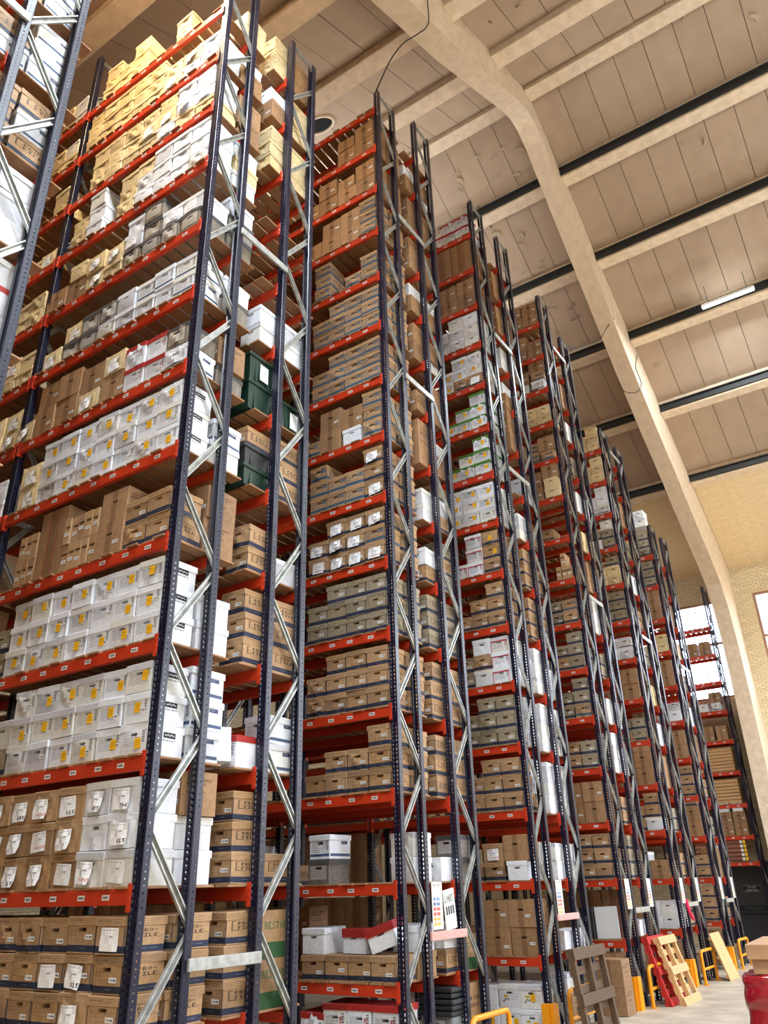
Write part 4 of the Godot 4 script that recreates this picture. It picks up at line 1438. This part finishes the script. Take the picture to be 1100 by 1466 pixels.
func build_wrapped_stack() -> void:
	var o := thing("wrapped_stack", "waist high stack wrapped in glossy dark red film near passage centre", "wrapped stack", Vector3(4.11, 0, -3.75))
	var nz := FastNoiseLite.new()
	nz.seed = 5
	nz.frequency = 2.2
	var b := MB.new()
	var N := 112
	var rows := 48
	var pt := func(i: int, j: int) -> Vector3:
		var a := TAU * (i % N) / N
		var t := float(j) / rows
		var y := 0.15 + 1.14 * t
		var c := cos(a)
		var s := sin(a)
		var r := 1.0 / pow(pow(absf(c), 9.0) + pow(absf(s), 9.0), 1.0 / 9.0)
		var p := Vector3(c * r * 0.62, y, s * r * 0.62)
		# stretched bands of film, wrinkled between the corners
		var k := 1.0 + 0.014 * nz.get_noise_3d(p.x * 1.3, p.y * 6.0, p.z * 1.3) + 0.010 * sin(y * 34.0 + 2.0 * sin(a * 3.0)) - 0.05 * smoothstep(0.97, 1.0, t) - 0.10 * clampf(0.8 - y, 0.0, 0.6)
		return Vector3(p.x * k, y + 0.02 * nz.get_noise_1d(a * 3.0) * smoothstep(0.8, 1.0, t), p.z * k)
	for j in rows:
		for i in N:
			b.quad(pt.call(i + 1, j), pt.call(i, j), pt.call(i, j + 1), pt.call(i + 1, j + 1))
	for i in N:
		b.tri(Vector3(0, 1.27, 0), pt.call(i + 1, rows), pt.call(i, rows))
	var st := SurfaceTool.new()
	st.begin(Mesh.PRIMITIVE_TRIANGLES)
	st.set_smooth_group(0)
	for q in b.v.size():
		st.add_vertex(b.v[q])
	st.index()
	st.generate_normals()
	part("film", st.commit(), mats["red_film"], o)
	for k in 3:
		part("pallet_bearer", cbm(Vector3(1.2, 0.12, 0.1), 0.005), mats["old_wood"], o, xf(Vector3(0, 0.06, -0.5 + k * 0.5)))
	for k in 5:
		part("pallet_board", cbm(Vector3(0.14, 0.025, 1.2), 0.004), mats["old_wood"], o, xf(Vector3(-0.5 + k * 0.25, 0.135, 0)))
	var c := thing("large_carton", "wide brown lidded carton resting on the red wrapped stack", "box", Vector3(4.10, 1.295, -3.72))
	c.rotation.y = 0.05
	part("body", body_mesh(1.02, 0.20, 1.0, true, 1.0), tex_mat("large_carton_card", flat_print(), 0.75), c)
	part("lid", lid_mesh(1.07, 0.105, 1.05), tex_mat("large_carton_card", flat_print(), 0.75), c, xf(Vector3(0, 0.105, 0)))

var _flat: Image
func flat_print() -> Image:
	if _flat == null:
		_flat = Image.create(128, 128, false, Image.FORMAT_RGB8)
		_flat.fill(Color(0.66, 0.52, 0.39))
		speckle(_flat, Rect2i(0, 0, 128, 128), 0.10)
	return _flat

func build_odds() -> void:
	# lidded plastic crates in the first rack's back run
	var crates := [["dark green plastic crate, lower of two in first rack's back run", Vector3(-0.36, shelf_y(7), -1.24), "crate_green"], ["dark green plastic crate, upper of two in first rack's back run", Vector3(-0.36, shelf_y(7) + 0.385, -1.24), "crate_green"], ["dark green plastic crate below grey one in first rack's back run", Vector3(-0.36, shelf_y(6), -1.24), "crate_green"], ["grey plastic crate on the green one below brown box", Vector3(-0.36, shelf_y(6) + 0.25, -1.24), "crate_grey"], ["dark green plastic crate at the rear of the double crate shelf", Vector3(-0.36, shelf_y(7), -1.80), "crate_green"]]
	for i in crates.size():
		var hgt := 0.37 if i in [0, 1, 4] else 0.24
		var c := thing("plastic_crate", crates[i][0], "crate", crates[i][1], "plastic crates in the first rack")
		part("tub", body_mesh(0.42, hgt - 0.05, 0.52, true, 0.88), mats[crates[i][2]], c)
		part("lid", cbm(Vector3(0.46, 0.05, 0.56), 0.008), mats[crates[i][2]], c, xf(Vector3(0, hgt - 0.025, 0)))
		for s in [-1.0, 1.0]:
			part("rib", cbm(Vector3(0.012, hgt - 0.06, 0.03), 0.003), mats[crates[i][2]], c, xf(Vector3(0.202, hgt * 0.45, s * 0.14)))
		if i in [1, 4]:
			part("paper_label", label_mesh(0.14, 0.22), tex_mat("sheet4", sheets[4], 0.6), c, xf(Vector3(0.213, hgt * 0.45, 0.02), Vector3(0, PI / 2, 0)))
	var top := "b"
	put_box(top, Vector3(-0.34, shelf_y(6) + 0.495, -1.24), "resting on the grey crate, sixth shelf, first rack back run", "boxes on the crates")
	# tilted white file box in the flue
	var wf := thing("tilted_file_box", "white ruled file box tipped on its side, third shelf, first rack", "box", Vector3(-0.34, shelf_y(3) + 0.02, -1.0))
	wf.rotation = Vector3(0, -0.5, 0.16)
	part("body", body_mesh(0.30, 0.32, 0.26, false, 1.0), print_mat("plainwhite", 0), wf)
	part("paper_label", label_mesh(0.24, 0.26), tex_mat("sheet5", sheets[5], 0.6), wf, xf(Vector3(0, 0.16, 0.131)))
	for k in 2:
		var rb := thing("tipped_file_box", ["red topped white file box tipped on its side, second rack's lowest shelf", "red topped white file box propped against the tipped one, second rack"][k], "box", Vector3(-0.32 + k * -0.40, shelf_y(1) + 0.26 + (0.07 if k == 0 else 0.005), zz(2, false) - 0.20 - 0.03 * k))
		rb.rotation = [Vector3(0.1, 0.2, 0.32), Vector3(0.0, -0.15, 0.0)][k]
		part("body", body_mesh(0.34, 0.24, 0.30, true, 1.0), print_mat("plainwhite", 0), rb)
		part("lid", lid_mesh(0.36, 0.09, 0.32), print_mat("redwhite", 1), rb, xf(Vector3(0, 0.16, 0)))
	# white board and grey binder on the fourth rack's lowest shelf
	var wb := part("white_board", cbm(Vector3(0.42, 0.52, 0.03), 0.004), plain_mat("board_white", Color(0.86, 0.87, 0.88), 0.4), self, xf(Vector3(-0.40, shelf_y(1) + 0.265, zz(4, false) - 0.10), Vector3(-0.06, 0.05, 0.03)))
	tag(wb, "plain white board standing on the fourth rack's lowest shelf", "board")
	var gb := thing("grey_case", "dark grey upright case beside the white board, fourth rack", "case", Vector3(-0.76, shelf_y(1), zz(4, false) - 0.22))
	part("shell", cbm(Vector3(0.26, 0.52, 0.36), 0.012), mats["crate_grey"], gb, xf(Vector3(0, 0.26, 0)))
	part("case_label", label_mesh(0.05, 0.06), tex_mat("barcode", mats_img("barcode"), 0.5), gb, xf(Vector3(0, 0.33, 0.181)))
	# cartons on the floor beside the fourth rack's foot
	for k in 2:
		var c := thing("floor_carton", "plain brown carton, %s of two stacked beside the fourth rack's yellow guard" % ["lower", "upper"][k], "box", Vector3(-0.16, 0.008 + k * 0.405, -10.45))
		part("body", body_mesh(0.5, 0.40, 0.42, false, 1.0), print_mat("carton", 1), c)
		part("tape", cbm(Vector3(0.05, 0.003, 0.424), 0.001), plain_mat("brown_tape", Color(0.55, 0.38, 0.2), 0.35), c, xf(Vector3(0, 0.4015, 0)))
	# grey lids stacked on a bin in the second rack's foot
	var bin := thing("grey_bin", "pale grey ribbed bin with stacked dark lids, foot of second rack", "bin", Vector3(-0.30, 0.008, zz(2, true) + 0.02))
	part("tub", body_mesh(0.42, 0.62, 0.40, false, 0.9), plain_mat("bin_grey", Color(0.5, 0.53, 0.53), 0.5), bin)
	for k in 5:
		part("lid", cbm(Vector3(0.46, 0.05, 0.46 - 0.02 * (k % 2)), 0.012), mats["crate_grey"], bin, xf(Vector3(0.01 * (k % 3), 0.65 + k * 0.06, 0)))
	# pink rag tied on the fifth rack's spacer
	var rag := MB.new()
	rag.tube([Vector3(0, 0.16, 0), Vector3(0.02, 0.08, 0.01), Vector3(0.03, -0.05, 0.0), Vector3(0.05, -0.16, -0.05), Vector3(0.06, -0.22, -0.14)], 0.035, 7)
	tag(part("pink_rag", rag.mesh(), plain_mat("rag_pink", Color(0.90, 0.12, 0.32), 0.8), self, xf(Vector3(0.01, 1.45, zz(5, false) - 0.40))), "bright pink rag hanging on the fifth rack's end frame", "rag")
	# cables strung from rack tops to the concrete rib
	var ties := [["thin black cable from the second rack's post top up to rib", [Vector3(-0.05, 15.36, -3.72), Vector3(0.15, 16.35, -3.95), Vector3(0.33, 17.0, -4.18), Vector3(0.6, 17.03, -4.2), Vector3(0.88, 17.15, -4.22), Vector3(0.88, 18.0, -4.29), Vector3(0.88, 18.7, -4.4)]],
		["thin black cable sagging from the fourth rack's top to rib", [Vector3(-0.05, 15.28, -12.95), Vector3(0.02, 15.5, -13.4), Vector3(0.12, 15.95, -14.1), Vector3(0.33, 16.7, -15.1), Vector3(0.6, 17.05, -15.15), Vector3(0.88, 17.3, -15.16)]],
		["black cable looped round the rib's underside near the lamp", [Vector3(0.88, 17.3, -17.36), Vector3(0.89, 16.4, -16.72), Vector3(0.89, 16.05, -17.05), Vector3(0.80, 15.72, -16.95), Vector3(0.6, 15.68, -16.9), Vector3(0.40, 15.75, -16.75), Vector3(0.33, 16.0, -16.6)]]]
	for c in ties:
		var m := MB.new()
		m.tube(smooth_path(c[1]), 0.012, 6)
		tag(part("cable", m.mesh(), mats["cable"], self), c[0], "cable", "")
	# round extractor opening in the roof
	var v := thing("roof_vent", "round dark roof vent above the second rack's top shelf", "vent", Vector3(-3.55, roof_y(-6.35) + 0.01, -6.35))
	v.rotation.x = 0.495
	var rm := MB.new()
	for k in 28:
		var a := TAU * k / 28.0
		var b := TAU * (k + 1) / 28.0
		for seg in [[0.36, 0.0, 0.36, -0.06], [0.36, -0.06, 0.42, -0.06], [0.42, -0.06, 0.42, 0.0]]:
			rm.quad(Vector3(cos(a) * seg[0], seg[1], sin(a) * seg[0]), Vector3(cos(b) * seg[0], seg[1], sin(b) * seg[0]), Vector3(cos(b) * seg[2], seg[3], sin(b) * seg[2]), Vector3(cos(a) * seg[2], seg[3], sin(a) * seg[2]))
	part("collar", rm.mesh(), mats["painted_concrete"], v)
	var dm := CylinderMesh.new()
	dm.top_radius = 0.355
	dm.bottom_radius = 0.355
	dm.height = 0.02
	part("hole_shade_disc", dm, plain_mat("hole_shade_black", Color(0.012, 0.01, 0.009), 1.0), v, xf(Vector3(0, -0.015, 0)))  # black disc stands in for the darkness inside the open hole

func smooth_path(pts: Array) -> Array:
	var c := Curve3D.new()
	for i in pts.size():
		var t: Vector3 = (pts[mini(i + 1, pts.size() - 1)] - pts[maxi(i - 1, 0)]) * 0.17
		c.add_point(pts[i], -t, t)
	c.bake_interval = 0.12
	return Array(c.get_baked_points())
